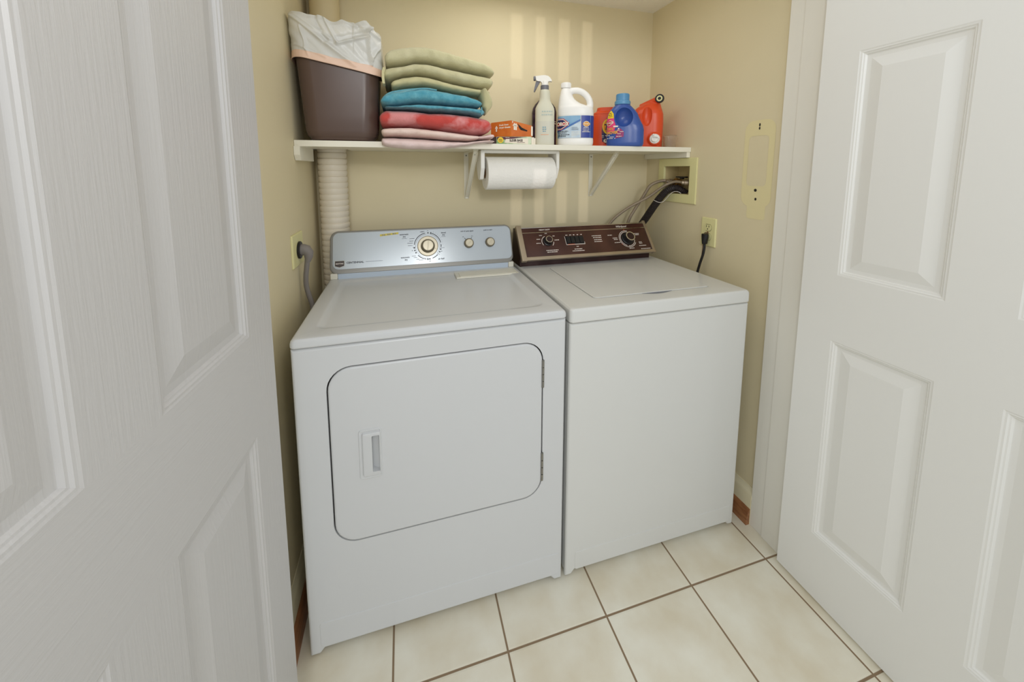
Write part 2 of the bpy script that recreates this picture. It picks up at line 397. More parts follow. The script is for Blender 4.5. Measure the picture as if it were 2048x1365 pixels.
# six-panel doors, opened square to the closet
def door(name, mats):
    """u from the hinge edge, z up, visible face at n=0, thickness .035 behind"""
    W, H0, H1 = .735, .012, 2.035; b = BM()
    us = [0,.094,.3135,.4185,.638,W]; zs = [H0,.215,.837,1.030,1.645,1.772,1.93,H1]
    put = lambda u, z, n: (-n, -u, z)
    steps = [(0,0),(.003,.0012),(.006,.0016),(.0085,.004),(.011,.0046),(.014,.0085),(.0175,.0092),(.024,.0092),(.027,.0085),(.052,.0025),(.055,.0025)]
    for i in range(5):
        for j in range(7):
            u0,u1,z0,z1 = us[i],us[i+1],zs[j],zs[j+1]
            if i in (1,3) and j in (1,3,5):
                prev = None
                for d, n in steps:
                    r = [b.verts.new(put(*p, -n)) for p in ((u0+d,z0+d),(u1-d,z0+d),(u1-d,z1-d),(u0+d,z1-d))]
                    if prev:
                        for k in range(4): b.faces.new((prev[k],prev[(k+1)%4],r[(k+1)%4],r[k])).material_index = 0
                    prev = r
                b.faces.new(prev)
            else:
                f = b.faces.new([b.verts.new(put(*p, 0)) for p in ((u0,z0),(u1,z0),(u1,z1),(u0,z1))])
                f.material_index = 1 if i in (1,2,3) and j in (0,2,4,6) else 0
    loft(b, [[put(u,z,0) for u,z in ((0,H0),(W,H0),(W,H1),(0,H1))], [put(u,z,-.035) for u,z in ((0,H0),(W,H0),(W,H1),(0,H1))]], cap=False)
    b.faces.new([b.verts.new(put(u,z,-.035)) for u,z in ((0,H0),(W,H0),(W,H1),(0,H1))])
    o = obj(name, b, mats, angle=12); return struct(o)
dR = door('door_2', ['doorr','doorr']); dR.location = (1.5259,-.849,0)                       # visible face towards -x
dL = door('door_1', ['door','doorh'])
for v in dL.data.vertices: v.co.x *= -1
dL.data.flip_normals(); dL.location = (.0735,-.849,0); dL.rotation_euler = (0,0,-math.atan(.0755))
# the bright hall window behind the camera, whose bars stripe the closet wall
def wz(z, ys=-3.6):   # height on the back wall -> height in the window plane, light at (1.32,-7,1.56)
    t = (ys+7)/7; return 1.56+(z-1.56)*t
def wx(x, ys=-3.6): t = (ys+7)/7; return 1.32+(x-1.32)*t
b = BM(); hs = []
for x0, x1 in ((.831,.890),(.950,.999),(1.064,1.120),(1.184,1.237)):
    for z0, z1 in ((.86,1.325),(1.742,2.026)):
        hs.append([(wx(x0),wz(z0)),(wx(x1),wz(z0)),(wx(x1),wz(z1)),(wx(x0),wz(z1))])
OUT = [(.83,1.15),(1.53,1.15),(1.53,1.85),(.83,1.85)]
for y in (-3.6,-3.63): fill2d(b, OUT, hs, lambda x,z,y=y: (x,y,z))
for lp in [OUT]+hs: ringwall(b, [(x,-3.6,z) for x,z in lp], [(x,-3.63,z) for x,z in lp])
struct(obj('window_1', b, 'windowf', smooth=False))

# ------------------------------------------------------------------ dryer
DX0, DX1, DY, DB = .061, .800, -.703, -.128
dry = thing('dryer', 'white front-loading dryer with silver-blue control console, left of the washer', 'dryer', (.43,-.42,0))
b = BM(); box(b, (DX0,-.690,.014), (DX1,DB,.888), .006); obj('cabinet', b, 'enamel', dry, True)
def offset_poly(p, d):
    n = len(p); o = []
    for i in range(n):
        a, c, e = Vector(p[i-1]), Vector(p[i]), Vector(p[(i+1)%n]); d1 = (c-a).normalized(); d2 = (e-c).normalized()
        n1 = Vector((-d1.y,d1.x)); n2 = Vector((-d2.y,d2.x)); m = (n1+n2); m = m/max(.3,m.dot(n1)) if m.length>1e-6 else n1
        o.append(tuple(c+m*d))
    return o
def front_panel(name, x0, x1, z1, yf, yb, hole, mt, parent, foot=.026):
    P = [(x0,.010),(x0+foot,.010),(x0+foot+.012,.024),(x1-foot-.012,.024),(x1-foot,.010),(x1,.010),(x1,z1),(x0,z1)]
    b = BM(); loops = []
    for d, y in ((0,yb),(0,yf+.007),(.0015,yf+.0035),(.004,yf+.001),(.007,yf)):
        loops.append([(x,y,z) for x,z in offset_poly(P,d)])
    loft(b, loops, cap=False); fill2d(b, offset_poly(P,.007), [hole] if hole else [], lambda x,z: (x,yf,z))
    if hole:
        ringwall(b, [(x,yf,z) for x,z in hole], [(x,yf+.012,z) for x,z in hole]); fill2d(b, hole, [], lambda x,z: (x,yf+.012,z), 1)
    return obj(name, b, [mt,'dark'], parent, True, angle=14)
hole = rrect(.1375,.326,.728,.828,.062,8)
front_panel('front_panel', DX0, DX1, .8865, DY, -.690, hole, 'enamel', dry)
b = BM(); P = rrect(.088,.030,.791,.106,.007,4)
loft(b, [[(x,DY+.001,z) for x,z in P],[(x,DY-.0008,z) for x,z in offset_poly(P,.001)],[(x,DY-.0014,z) for x,z in offset_poly(P,.004)]]); obj('kick_plate', b, 'enamel', dry, True, angle=14)
# top panel with a shallow dished recess
def top_panel(name, x0, x1, y0, y1, z0, z1, mt, parent, rec, depth=.004, sink=True, rad=.03):
    b = BM(); loops = []
    for d, z in ((.002,z0),(0,z0+.003),(0,z1-.012),(.0018,z1-.006),(.006,z1-.0018),(.012,z1)):
        loops.append([(x,y,z) for x,y in rrect(x0+d,y0+d,x1-d,y1-d,max(.004,.012-d*.3),4)])
    loft(b, loops, cap=False); b.faces.new([b.verts.new(p) for p in reversed(loops[0])])
    o2 = rrect(x0+.012,y0+.012,x1-.012,y1-.012,max(.004,.012-.012*.3),4)
    r0 = rrect(*rec, rad, 5); fill2d(b, o2, [r0], lambda x,y: (x,y,z1))
    L2 = [[(x,y,z1) for x,y in r0]]
    for d, dz in (((.006,-.3),(.016,-.9),(.024,-1)) if sink else ((.003,-.55),(.006,-.55),(.010,.25),(.014,.5))):
        L2.append([(x,y,z1+depth*dz) for x,y in rrect(rec[0]+d,rec[1]+d,rec[2]-d,rec[3]-d,max(.004,rad-d*.6),5)])
    loft(b, L2, cap=False); fill2d(b, [(p[0],p[1]) for p in L2[-1]], [], lambda x,y,z=L2[-1][0][2]: (x,y,z))
    return obj(name, b, mt, parent, True, angle=24)
top_panel('top_panel', DX0-.001, DX1+.001, DY-.004, DB, .890, .914, 'enamel', dry, (.105,-.655,.755,-.205), .006)
b = BM(); box(b, (.53,-.288,.908), (.785,-.203,.9145), .003); box(b, (.545,-.283,.913), (.772,-.222,.9165), .0025); obj('lint_screen_lid', b, 'cream', dry, True)
# loading door
b = BM(); D = offset_poly(hole, .0036)
hh = rrect(.2415,.527,.2615,.630,.003,3)
loft(b, [[(x,DY+.010,z) for x,z in D],[(x,DY+.001,z) for x,z in D],[(x,DY-.001,z) for x,z in offset_poly(D,.001)],[(x,DY-.0026,z) for x,z in offset_poly(D,.004)],[(x,DY-.003,z) for x,z in offset_poly(D,.007)]], cap=False)
fill2d(b, offset_poly(D,.007), [hh], lambda x,z: (x,DY-.003,z))
dd = obj('door', b, 'enamel', dry, True, angle=14)
b = BM(); F = DY-.003
o1 = rrect(.2085,.506,.2665,.648,.008,4); o2 = rrect(.2165,.514,.2645,.640,.006,4)
loft(b, [[(x,F,z) for x,z in o1],[(x,F-.002,z) for x,z in offset_poly(o1,.001)],[(x,F-.0025,z) for x,z in offset_poly(o1,.003)],[(x,F-.001,z) for x,z in o2],[(x,F-.006,z) for x,z in offset_poly(o2,.002)],[(x,F-.007,z) for x,z in offset_poly(o2,.004)]], cap=False)
fill2d(b, offset_poly(o2,.004), [hh], lambda x,z: (x,F-.007,z))
pk = lambda x,z: (x,F+.002+(.2625-x)*.62,z)
ringwall(b, [(x,F-.007,z) for x,z in hh], [pk(x,z) for x,z in hh]); fill2d(b, hh, [], pk)
obj('door_handle', b, 'enamel', dd, False, angle=30); dd.children[0].data.transform(Matrix.Translation(-wroot(dd)))
for z0, z1 in ((.681,.768),(.377,.469)):
    b = BM(); box(b, (.7225,DY-.0035,z0), (.7305,DY+.002,z1), .0008)
    for k in range(4): lathe(b, [(.0032,z0+.002+k*(z1-z0)/4),(.0032,z0-.001+(k+1)*(z1-z0)/4)], 10, Matrix.Translation((.7265,DY-.0038,0)))
    obj('hinge', b, 'steel', dry, True)
for x in (DX0+.04, DX1-.04):
    for y in (-.66,-.16):
        b = BM(); lathe(b, [(.012,.018),(.012,.008),(.02,.006),(.02,0)], 16, Matrix.Translation((x,y,0))); obj('foot', b, 'black', dry, True)
# console in its leaning plane: u = x, v up the slope, n out of it
t_ = Vector((0,.055,.156)).normalized(); n_ = Vector((0,-t_.z,t_.y)); o_ = Vector((0,-.185,.937))
def dc(u, v, n=0): return tuple(Vector((u,0,0))+o_+t_*v+n_*n)
b = BM(); P = rrect(.064,-.004,.7915,.163,.03,7)
cly = lambda p: (p[0], min(p[1], -.1175), p[2])
loops = [[(u, -.128, max(.93, dc(u,v,-.03)[2])) for u,v in P]]+[[cly(dc(u,v,-.03)) for u,v in P],[cly(dc(u,v,-.004)) for u,v in P],[dc(u,v,-.001) for u,v in offset_poly(P,.0015)],[dc(u,v,0) for u,v in offset_poly(P,.004)],[dc(u,v,-.0005) for u,v in offset_poly(P,.010)]]
loft(b, loops); obj('console_frame', b, 'grey_rim', dry, True, angle=40)
b = BM(); Q = rrect(.0745,.014,.7855,.1555,.022,7)
loft(b, [[dc(u,v,-.002) for u,v in Q],[dc(u,v,.0008) for u,v in Q],[dc(u,v,.0016) for u,v in offset_poly(Q,.0012)]]); pan = obj('control_panel', b, 'panel', dry, True, angle=40)
b = BM(); box(b, (.093,-.1845,.9135), (.766,-.13,.9375), .001); obj('console_base_strip', b, 'strip', dry, True)
for x0, x1 in ((.066,.0925),(.7665,.7905)):
    b = BM(); box(b, (x0,-.188,.9135), (x1,-.13,.9365), .004); obj('console_end_cap', b, 'cream', dry, True)
RotN = Matrix((Vector((1,0,0)), t_, n_)).transposed().to_4x4()
def at_dc(u, v, n=.0016): return Matrix.Translation(dc(u,v,n)) @ RotN
b = BM(); lathe(b, [(.041,0),(.041,.003),(.0385,.005),(.030,.005)], 48, at_dc(.432,.0855)); 
tk = obj('timer_dial', b, 'knob2', dry, True); 
b = BM(); lathe(b, [(.0415,0),(.0415,.0035),(.0385,.0035),(.0385,0)], 48, at_dc(.432,.0855), cap=False); obj('dial_ring', b, 'knob', tk, True)
b = BM(); lathe(b, [(.0285,.004),(.027,.012),(.0225,.024),(.021,.025)], 40, at_dc(.432,.0855)); obj('knob_skirt', b, 'knob', tk, True)
b = BM(); lathe(b, [(.0205,.024),(.0205,.0262),(.019,.027)], 40, at_dc(.432,.0855)); box(b, (-.0022,-.019,.0262), (.0022,.019,.0290), .0008, T=at_dc(.432,.0855) @ Matrix.Rotation(-.12,4,'Z')); obj('knob_face', b, 'knob2', tk, True)
for u, nm in ((.601,'signal_knob'), (.692,'start_knob')):
    b = BM(); lathe(b, [(.0205,0),(.0205,.004),(.019,.014),(.0165,.016)], 36, at_dc(u,.088)); kb = obj(nm, b, 'knob', dry, True)
    b = BM(); lathe(b, [(.0155,.0155),(.0155,.018),(.0142,.019)], 32, at_dc(u,.088)); box(b, (-.0016,-.0138,.0185), (.0016,.0138,.0205), .0005, T=at_dc(u,.088) @ Matrix.Rotation(-.8,4,'Z')); obj('knob_face', b, 'knob2', kb, True)
pp = lambda u, v: dc(u, v, .0020)
b = BM()
stamp(b, 'CENTENNIAL', .0098, (.155,.0375), pp, .0003, sx=1.05); micro(b, .2245,.038,.062,.003,pp,1,1)
obj('model_name', b, ['ink','ink2'], pan, True, smooth=False, fixn=False); b = BM()
stamp(b, 'automatic', .0085, (.340,.138), pp, .00022); stamp(b, 'dry', .0085, (.340,.1285), pp, .00022); micro(b,.340,.121,.018,.003,pp,1,2)
stamp(b, 'automatic', .0085, (.342,.0445), pp, .00022); stamp(b, 'dry', .0085, (.345,.035), pp, .00022)
stamp(b, 'timed', .0085, (.498,.138), pp, .00022); stamp(b, 'dry', .0085, (.498,.129), pp, .00022); micro(b,.498,.1215,.018,.003,pp,1,3)
stamp(b, 'air fluff', .0085, (.484,.0305), pp, .00022)
KL = BM()
stamp(KL, 'end of cycle signal', .0074, (.597,.1405), pp, .00018); SL = BM(); stamp(SL, 'push to start', .0074, (.688,.1415), pp, .00018); obj('start_lettering', SL, 'ink', pan, True, smooth=False, fixn=False)
obj('signal_caption', KL, 'ink', pan, True, smooth=False, fixn=False); 
for a in (125,60):
    KL = BM(); c_, s_ = math.cos(math.radians(a)), math.sin(math.radians(a)); poly2d(KL, [(.601+.0215*c_-.001*s_,.088+.0215*s_+.001*c_),(.601+.0215*c_+.001*s_,.088+.0215*s_-.001*c_),(.601+.029*c_+.001*s_,.088+.029*s_-.001*c_),(.601+.029*c_-.001*s_,.088+.029*s_+.001*c_)], pp, 0, 1); micro(KL,*((.580,.1165,.007) if a > 90 else (.617,.118,.006)),.004,pp,0,a); obj('signal_mark', KL, 'ink', pan, True, smooth=False, fixn=False)
# 'ink', pan, True, smooth=False, fixn=False)
CU, CV = .432, .0865
arc2d(b, CU,CV,.0485,.0492,95,268,pp,0,30); arc2d(b, CU,CV,.0485,.0492,-40,75,pp,0,24)
for a0, a1 in ((100,172),(12,72),(222,262),(-72,-45),(-8,4)): arc2d(b, CU,CV,.0525,.0552,a0,a1,pp,0,16)
for a in (87,75,186,197,208,-18,-30,-84,268): arc2d(b, CU,CV,.0515,.0565,a-2.5,a+2.5,pp,0,3)
for a in (75,268,183,-40): arc2d(b, CU,CV,.0485,.0600,a-.6,a+.6,pp,0,2)
for a, l, k in ((152,.020,0),(160,.016,0),(168,.022,0),(176,.018,1),(195,.006,0),(112,.014,0),(107,.014,1),(214,.016,1),(222,.014,1),(232,.012,1),(242,.016,1),(-10,.015,1),(-24,.006,0),(-84,.007,0),(88,.005,0)):
    r_ = .0600+(l/2 if 120<a<240 else 0); micro(b, CU+r_*math.cos(math.radians(a)), CV+(r_ if 120<a<240 else .063)*math.sin(math.radians(a)), l, .0036, pp, k, a+400)
for k in range(8): blob2d(b, CU+.0615*math.cos(math.radians(66-k*9)), CV+.0615*math.sin(math.radians(66-k*9)), .0009,.0009, pp, 0, 8, 1)
blob2d(b, CU+.031, CV-.013, .0013, .0013, lambda u,v: dc(u,v,.0072), 0, 8, 1)
obj('timer_dial_lettering', b, ['ink','ink2'], pan, True, smooth=False, fixn=False)
b = BM(); sh = [(.083,.046),(.083,.027),(.0995,.0215),(.116,.027),(.116,.046)]
poly2d(b, [(u+(u-.0995)*.07, v+(v-.035)*.08) for u,v in sh], pp, 1); poly2d(b, sh, lambda u,v: dc(u,v,.0026), 0); stamp(b, 'MAYTAG', .0066, (.0995,.0355), lambda u,v: dc(u,v,.0031), .0002, mi=2)
obj('brand_badge', b, ['badge','cream','inkw'], pan, True, smooth=False, fixn=False)
b = BM(); poly2d(b, [(.247,.1345),(.318,.1405),(.318,.1485),(.247,.1425)], pp, 0)
for i in range(3): micro(b, .2625+i*.020,.1395+i*.0016,.015,.006,lambda u,v: dc(u,v,.0026),1,60+i)
obj('yellow_sticker', b, ['yellow','ink2'], pan, True, smooth=False, fixn=False)

# ------------------------------------------------------------------ washer
WX0, WX1, WB = .8125, 1.494, -.06
wash = thing('washer', 'white top-loading washing machine with dark brown control console, right of the dryer', 'washing machine', (1.15,-.4,0))
b = BM(); box(b, (WX0,-.690,.014), (WX1,WB,.868), .010, 3); obj('cabinet', b, 'enamelw', wash, True)
front_panel('front_panel', WX0, WX1, .8665, DY, -.690, None, 'enamelw', wash, .022)
b = BM(); P = rrect(.846,.026,1.476,.090,.007,4)
loft(b, [[(x,DY+.001,z) for x,z in P],[(x,DY-.0010,z) for x,z in offset_poly(P,.001)],[(x,DY-.0016,z) for x,z in offset_poly(P,.004)]]); obj('kick_plate', b, 'enamelw', wash, True, angle=14)
top_panel('top_panel', WX0-.001, WX1+.001, DY-.004, WB, .8705, .914, 'enamelw', wash, (.9255,-.640,1.388,-.245), .003, False, .015)
b = BM(); P = rrect(.929,-.6365,1.3845,-.2485,.013,5)
loft(b, [[(x,y,.9132) for x,y in P],[(x,y,.9158) for x,y in P],[(x,y,.9166) for x,y in offset_poly(P,.0025)],[(x,y,.9166) for x,y in offset_poly(P,.006)]]); lid = obj('lid', b, 'enamelw', wash, True, angle=14)
b = BM(); n = 16; a_ = [(1.107+.119*i/n, -.639-.013*math.sin(PI*i/n)) for i in range(n+1)]
fill2d(b, a_+[(1.226,-.637),(1.107,-.637)], [], lambda x,y: (x,y,.91425)); obj('finger_recess', b, 'ink2', wash, True, smooth=False)
t2 = Vector((0,.095,.128)).normalized(); n2 = Vector((0,-t2.z,t2.y)); o2_ = Vector((0,-.235,.952))
def wc(u, v, n=0): return tuple(Vector((u,0,0))+o2_+t2*v+n2*n)
CX0, CX1 = .815, 1.458
b = BM(); side = [(-.198,.9135),(-.198,.945),(-.222,.953)]+[wc(0,v,-.004)[1:] for v in (.006,.154)]+[(-.095,1.066),(-.075,.9135)]
loft(b, [[(x,y,z) for y,z in side] for x in (CX0,CX1)]); cons = obj('console', b, 'brown2', wash, True, angle=30)
b = BM(); loft(b, [[wc(CX0+.02,v,-.003) for v in (.010,.152)]+[wc(CX1-.004,v,-.003) for v in (.152,.010)], [wc(CX0+.02,v,.001) for v in (.010,.152)]+[wc(CX1-.004,v,.001) for v in (.152,.010)]]); wp = obj('control_panel', b, 'brown', wash, True, smooth=False)
Rot2 = Matrix((Vector((1,0,0)), t2, n2)).transposed().to_4x4()
def at_wc(u, v, n=.001): return Matrix.Translation(wc(u,v,n)) @ Rot2
for x0, x1 in ((CX0-.003,CX0+.020),(CX1-.008,CX1+.006)):
    b = BM(); box(b, (x0,-.006,-.014), (x1,.161,.005), .0015, T=at_wc(0,0,0)); obj('console_end_cap', b, 'alu', wash, True)
b = BM(); box(b, (CX0+.018,-.004,-.010), (CX1-.006,.010,.0048), .0015, T=at_wc(0,0,0)); obj('lower_trim', b, 'alu', wash, True)
b = BM(); box(b, (CX0+.018,.147,-.010), (CX1-.006,.1515,.0035), .001, T=at_wc(0,0,0)); obj('upper_trim', b, 'chrome', wash, True)
b = BM(); box(b, (CX0+.020,.1235,0), (CX1-.006,.1255,.0018), T=at_wc(0,0,0)); obj('accent_line', b, 'chrome', wash, True)
pw = lambda u, v: wc(u, v, .0016)
def wknob(nm, u, v, r, h):
    b = BM(); lathe(b, [(r*1.18,0),(r*1.15,.004),(r*.95,.006),(r*.82,h*.9),(r*.80,h)], 36, at_wc(u,v)); kb = obj(nm, b, 'black', wash, True)
    b = BM(); lathe(b, [(r*.84,h-.002),(r*.84,h+.001),(r*.70,h+.001),(r*.68,h-.0005)], 36, at_wc(u,v), cap=False); obj('knob_rim', b, 'chrome', kb, True)
    b = BM(); lathe(b, [(r*.7,h-.001),(r*.7,h+.0002)], 36, at_wc(u,v)); obj('knob_face', b, 'brown2', kb, True)
wknob('temperature_knob', .945, .079, .0185, .024)
wknob('cycle_knob', 1.340, .070, .026, .030)
b = BM(); box(b, (1.031,.060,0), (1.118,.098,.0015), T=at_wc(0,0)); sw = obj('level_switch', b, 'black', wash, True)
for k in range(4):
    b = BM(); box(b, (1.034+k*.0208,.064,.001), (1.0525+k*.0208,.096,.006), .0015, T=at_wc(0,0)); obj('switch_key', b, 'black', sw, True)
b = BM()
def wl(name, f):
    b = BM(); f(b); obj(name, b, ['inkw','orangeled'], wp, True, smooth=False, fixn=False)
def f1(b):
    quad2d(b, 1.0285,.0565,1.120,.0590,pw,0); quad2d(b,1.0285,.0565,1.0302,.099,pw,0); quad2d(b,1.1185,.0565,1.1202,.068,pw,0); quad2d(b,1.036,.0580,1.070,.0600,lambda u,v: wc(u,v,.002),1)
    for i in range(5): micro(b, 1.040+i*.0185,.1045,.009,.0065,pw,0,31+i)
    for i, wd in enumerate((.010,.036,.060)): micro(b, 1.080,.047-.0085*i-(.004 if i else 0),wd,.0058,pw,0,41+i)
wl('switch_lettering', f1)
wl('duty_lettering', lambda b: stamp(b, 'HEAVY DUTY', .0085, (.942,.1363), pw, .0003))
wl('brand_lettering', lambda b: stamp(b, 'Whirlpool', .0135, (1.327,.1350), pw, .0002, shear=.35))
wl('temperature_scale', lambda b: arc2d(b, .945,.078,.0262,.0285,110,215,pw,0,18))
wl('temperature_scale', lambda b: arc2d(b, .945,.078,.0262,.0285,-45,-5,pw,0,10))
def f2(b):
    for a, l in ((90,.014),(128,.016),(160,.020),(188,.026)): micro(b, .945+.044*math.cos(math.radians(a)), .078+.040*math.sin(math.radians(a)), l*.8, .0055, pw, 0, a+9)
wl('temperature_lettering', f2)
wl('temperature_lettering', lambda b: [micro(b, .945+.044*math.cos(math.radians(a)), .078+.040*math.sin(math.radians(a)), l*.8, .0055, pw, 0, a+9) for a, l in ((40,.014),(8,.026))])
wl('temperature_caption', lambda b: [micro(b, .957,.036-.008*i,wd,.0060,pw,0,21+i) for i, wd in enumerate((.056,.050))])
def f3(b):
    for i, wd in enumerate((.050,.042,.038,.040)): micro(b, 1.188,.094-.009*i-(.002 if i>1 else 0),wd,.0058,pw,0,51+i)
wl('guide_lettering', f3)
def f4(b):
    arc2d(b,1.340,.070,.0405,.0428,75,330,pw,0,40); arc2d(b,1.340,.070,.0345,.0368,60,250,pw,0,30); arc2d(b,1.340,.070,.0345,.0368,262,350,pw,0,20)
    for u, v, wd in ((1.255,.093,.022),(1.277,.077,.024),(1.279,.070,.020),(1.283,.054,.030),(1.395,.094,.030),(1.398,.088,.020),(1.402,.050,.018),(1.402,.044,.016),(1.408,.032,.038),(1.418,.016,.050),(1.348,.022,.028)): micro(b,u,v,wd,.0058,pw,0,int(u*1000))
    blob2d(b,1.337,.1165,.0022,.0022,pw,1,10,1); blob2d(b,1.305,.045,.0022,.0022,pw,1,10,1)
wl('cycle_lettering', f4)
for x in (WX0+.04, WX1-.04):
    for y in (-.66,-.12):
        b = BM(); lathe(b, [(.012,.018),(.012,.008),(.02,.006),(.02,0)], 16, Matrix.Translation((x,y,0))); obj('foot', b, 'black', wash, True)

# ------------------------------------------------------------------ shelf
ZS = 1.4265; ZB = ZS-.020; YS = -.3047
shelf = thing('wall_shelf', 'long white wall shelf above the dryer and washer on two folded metal brackets', 'shelf', (.78,-.15,ZB))
b = BM(); P = [(.001,YS),(R-.001,YS),(R-.001,-.001),(.140,-.001),(.140,-.122),(.010,-.122),(.010,-.001),(.001,-.001)]
loft(b, [[(x,y,z) for x,y in P] for z in (ZB,ZS)]); obj('board', b, 'shelf', shelf, True, smooth=False)
b = BM(); prism(b, [(-.314,ZB),(-.314,1.378),(-.300,1.360),(-.12,1.360),(-.12,ZB)], lambda y,z: (.001,y,z), lambda y,z: (.019,y,z)); obj('cleat', b, 'shelf', shelf, True, smooth=False)
b = BM(); box(b, (R-.019,-.301,1.382), (R-.001,-.003,ZB), .001); obj('cleat', b, 'shelf', shelf, True)
def bracket(x):
    b = BM(); w2 = .0105
    box(b, (x-w2,-.004,1.197), (x+w2,-.001,ZB), .001)
    box(b, (x-w2,-.235,ZB-.003), (x+w2,-.001,ZB-.0002), .0008)
    a, c = Vector((0,-.004,1.206)), Vector((0,-.228,ZB-.004)); d = (c-a).normalized(); n = Vector((0,d.z,-d.y)); w3 = .009
    loft(b, [[(x+sx*w3,)+tuple((p+n*q)[1:]) for sx,q in ((-1,0),(1,0),(1,-.010),(.8,-.010),(.8,-.002),(-.8,-.002),(-.8,-.010),(-1,-.010))] for p in (a,c)])
    br = obj('bracket', b, 'shelf', shelf, True, smooth=False)
    p = a+(c-a)*.93
    for T in [Matrix.Translation((x,-.004,z)) @ Matrix.Rotation(PI/2,4,'X') for z in (1.209,1.392)]+[Matrix.Translation((x,p.y,p.z)) @ Matrix.Rotation(PI/2-.7,4,'X')]:
        b = BM(); lathe(b, [(.0035,0),(.0035,.0018),(.002,.0026)], 12, T); obj('bracket_screw', b, 'steel', br, True)
bracket(.620); bracket(1.245)

# exhaust duct in the corner
du = thing('exhaust_duct', 'white ribbed flexible dryer duct rising through the shelf in the left corner', 'duct', (.0735,-.060,0))
b = BM(); prof = []; z = .12; k = 0
while z < 1.4255:
    for f, r in ((0,.0495),(.25,.0525),(.6,.0540),(.9,.0530)): prof.append((r+.0005*math.sin(k*1.7), z+.0232*f))
    z += .0232; k += 1
lathe(b, prof, 40); obj('flexible_hose', b, 'duct', du, angle=30)
b = BM(); lathe(b, [(.0525,1.4265),(.0525,CZ-.001)], 40); obj('painted_pipe', b, 'ductp', du)

# ------------------------------------------------------------------ paper towels
ph = thing('paper_towel_holder', 'white plastic paper towel holder screwed under the shelf', 'paper towel holder', (.80,-.2,1.39))
b = BM(); box(b, (.640,-.245,ZB-.012), (.968,-.150,ZB-.0005), .002); obj('mounting_plate', b, 'whitep', ph, True)
for x0, x1 in ((.638,.653),(.956,.969)):
    b = BM(); P = [(-.247,ZB-.002),(-.247,1.335),(-.225,1.292),(-.205,1.287),(-.185,1.292),(-.150,1.345),(-.150,ZB-.002)]
    prism(b, P, lambda y,z: (x0,y,z), lambda y,z: (x1,y,z)); bmesh.ops.bevel(b, geom=b.edges[:], offset=.0015, segments=2, affect='EDGES'); obj('arm', b, 'whitep', ph, True)
pr = thing('paper_towel_roll', 'thick white paper towel roll hanging in its holder below the shelf', 'paper towel roll', (.805,-.205,1.3145))
b = BM(); TX = Matrix.Rotation(PI/2,4,'Y'); h = .1425; r = .0665
lathe(b, [(.021,-h),(r-.002,-h),(r,-h+.002),(r,h-.002),(r-.002,h),(.021,h),(.021,-h)], 64, TX, cap=False); 
box(b, (-h+.001,r-.0012,-.001),(h-.001,r+.0006,.0), 0); obj('paper', b, 'paper', pr)
b = BM(); lathe(b, [(.0205,-h-.001),(.0205,h+.001),(.019,h+.001),(.019,-h-.001),(.0205,-h-.001)], 32, TX, cap=False); obj('core', b, 'card', pr)

# ------------------------------------------------------------------ waste bin and its liner
def rr3(cx, cy, a, b, z, r, n=8): return [(cx+x, cy+y, z) for x, y in rrect(-a,-b,a,b,r,n)]
bn = thing('waste_bin', 'dark brown plastic waste bin at the left end of the shelf', 'waste bin', (.146,-.230,ZS))
def bn_s(t): return (.113+.022*t, .083+.014*t)            # half width, half depth, t = 0 floor .. 1 rim
BZ = .335; b = BM(); rings = []
rings.append(rr3(0,0,.098,.069,0,.04)); rings.append(rr3(0,0,.102,.073,.006,.042)); rings.append(rr3(0,0,.103,.074,.012,.043))
for t, r in ((.05,.046),(.10,.05)): a, d = bn_s(t); rings.append(rr3(0,0,a-(.004 if t<.06 else 0),d-(.004 if t<.06 else 0),BZ*t,r))
for t in (.25,.5,.75,.95): a, d = bn_s(t); rings.append(rr3(0,0,a,d,BZ*t,.05))
loft(b, rings, cap=False); b.faces.new([b.verts.new(p) for p in rings[0]])
a, d = bn_s(1); inner = [rr3(0,0,a+.002,d+.002,BZ*.965,.052),rr3(0,0,a+.003,d+.003,BZ,.052),rr3(0,0,a-.001,d-.001,BZ,.05),rr3(0,0,a-.024,d-.03,.015,.04)]
loft(b, [rings[-1]]+inner, cap=False); b.faces.new([b.verts.new(p) for p in inner[-1]])
obj('bin_body', b, 'bin', bn, angle=60)
bg_ = thing('bin_liner', 'white plastic bin liner with a peach drawstring band folded over the brown waste bin', 'bin liner', (.146,-.230,ZS))
random.seed(3)
def seg_d(px, pz, a, c):
    ax, az = a; cx, cz = c; t = max(0, min(1, ((px-ax)*(cx-ax)+(pz-az)*(cz-az))/((cx-ax)**2+(cz-az)**2))); return math.hypot(px-ax-t*(cx-ax), pz-az-t*(cz-az))
# fold lines on the front in local (x, z), height above the shelf
folds = [((-.130,.395),(.052,.240),.011,.0065),((-.120,.398),(-.015,.318),.009,.005),((-.062,.39),(-.028,.312),-.010,.007),((-.035,.398),(.004,.308),.009,.004),((.004,.306),(.086,.335),.010,.0045),((.010,.322),(.080,.345),-.010,.007),
 ((.086,.352),(.103,.248),.010,.0035),((.086,.352),(.136,.330),.008,.004),((.086,.352),(.132,.385),.008,.004),((.086,.352),(-.005,.392),.009,.005),((.136,.335),(.100,.262),.009,.005),((-.095,.352),(-.078,.262),.005,.004),((-.12,.30),(-.03,.262),.004,.004),((.062,.392),(.068,.360),-.012,.004)]
NP = 420
def perim(cx, cy, a, b, r):
    P = [Vector((x,y)) for x, y in rrect(-a,-b,a,b,r,8)]; P.append(P[0]); L = [0]
    for p, q in zip(P, P[1:]): L.append(L[-1]+(q-p).length)
    out = []
    for i in range(NP):
        s = L[-1]*i/NP
        k = max(j for j in range(len(L)) if L[j] <= s+1e-9); k = min(k, len(P)-2); t = (s-L[k])/(L[k+1]-L[k]); out.append(P[k]+(P[k+1]-P[k])*t)
    return out
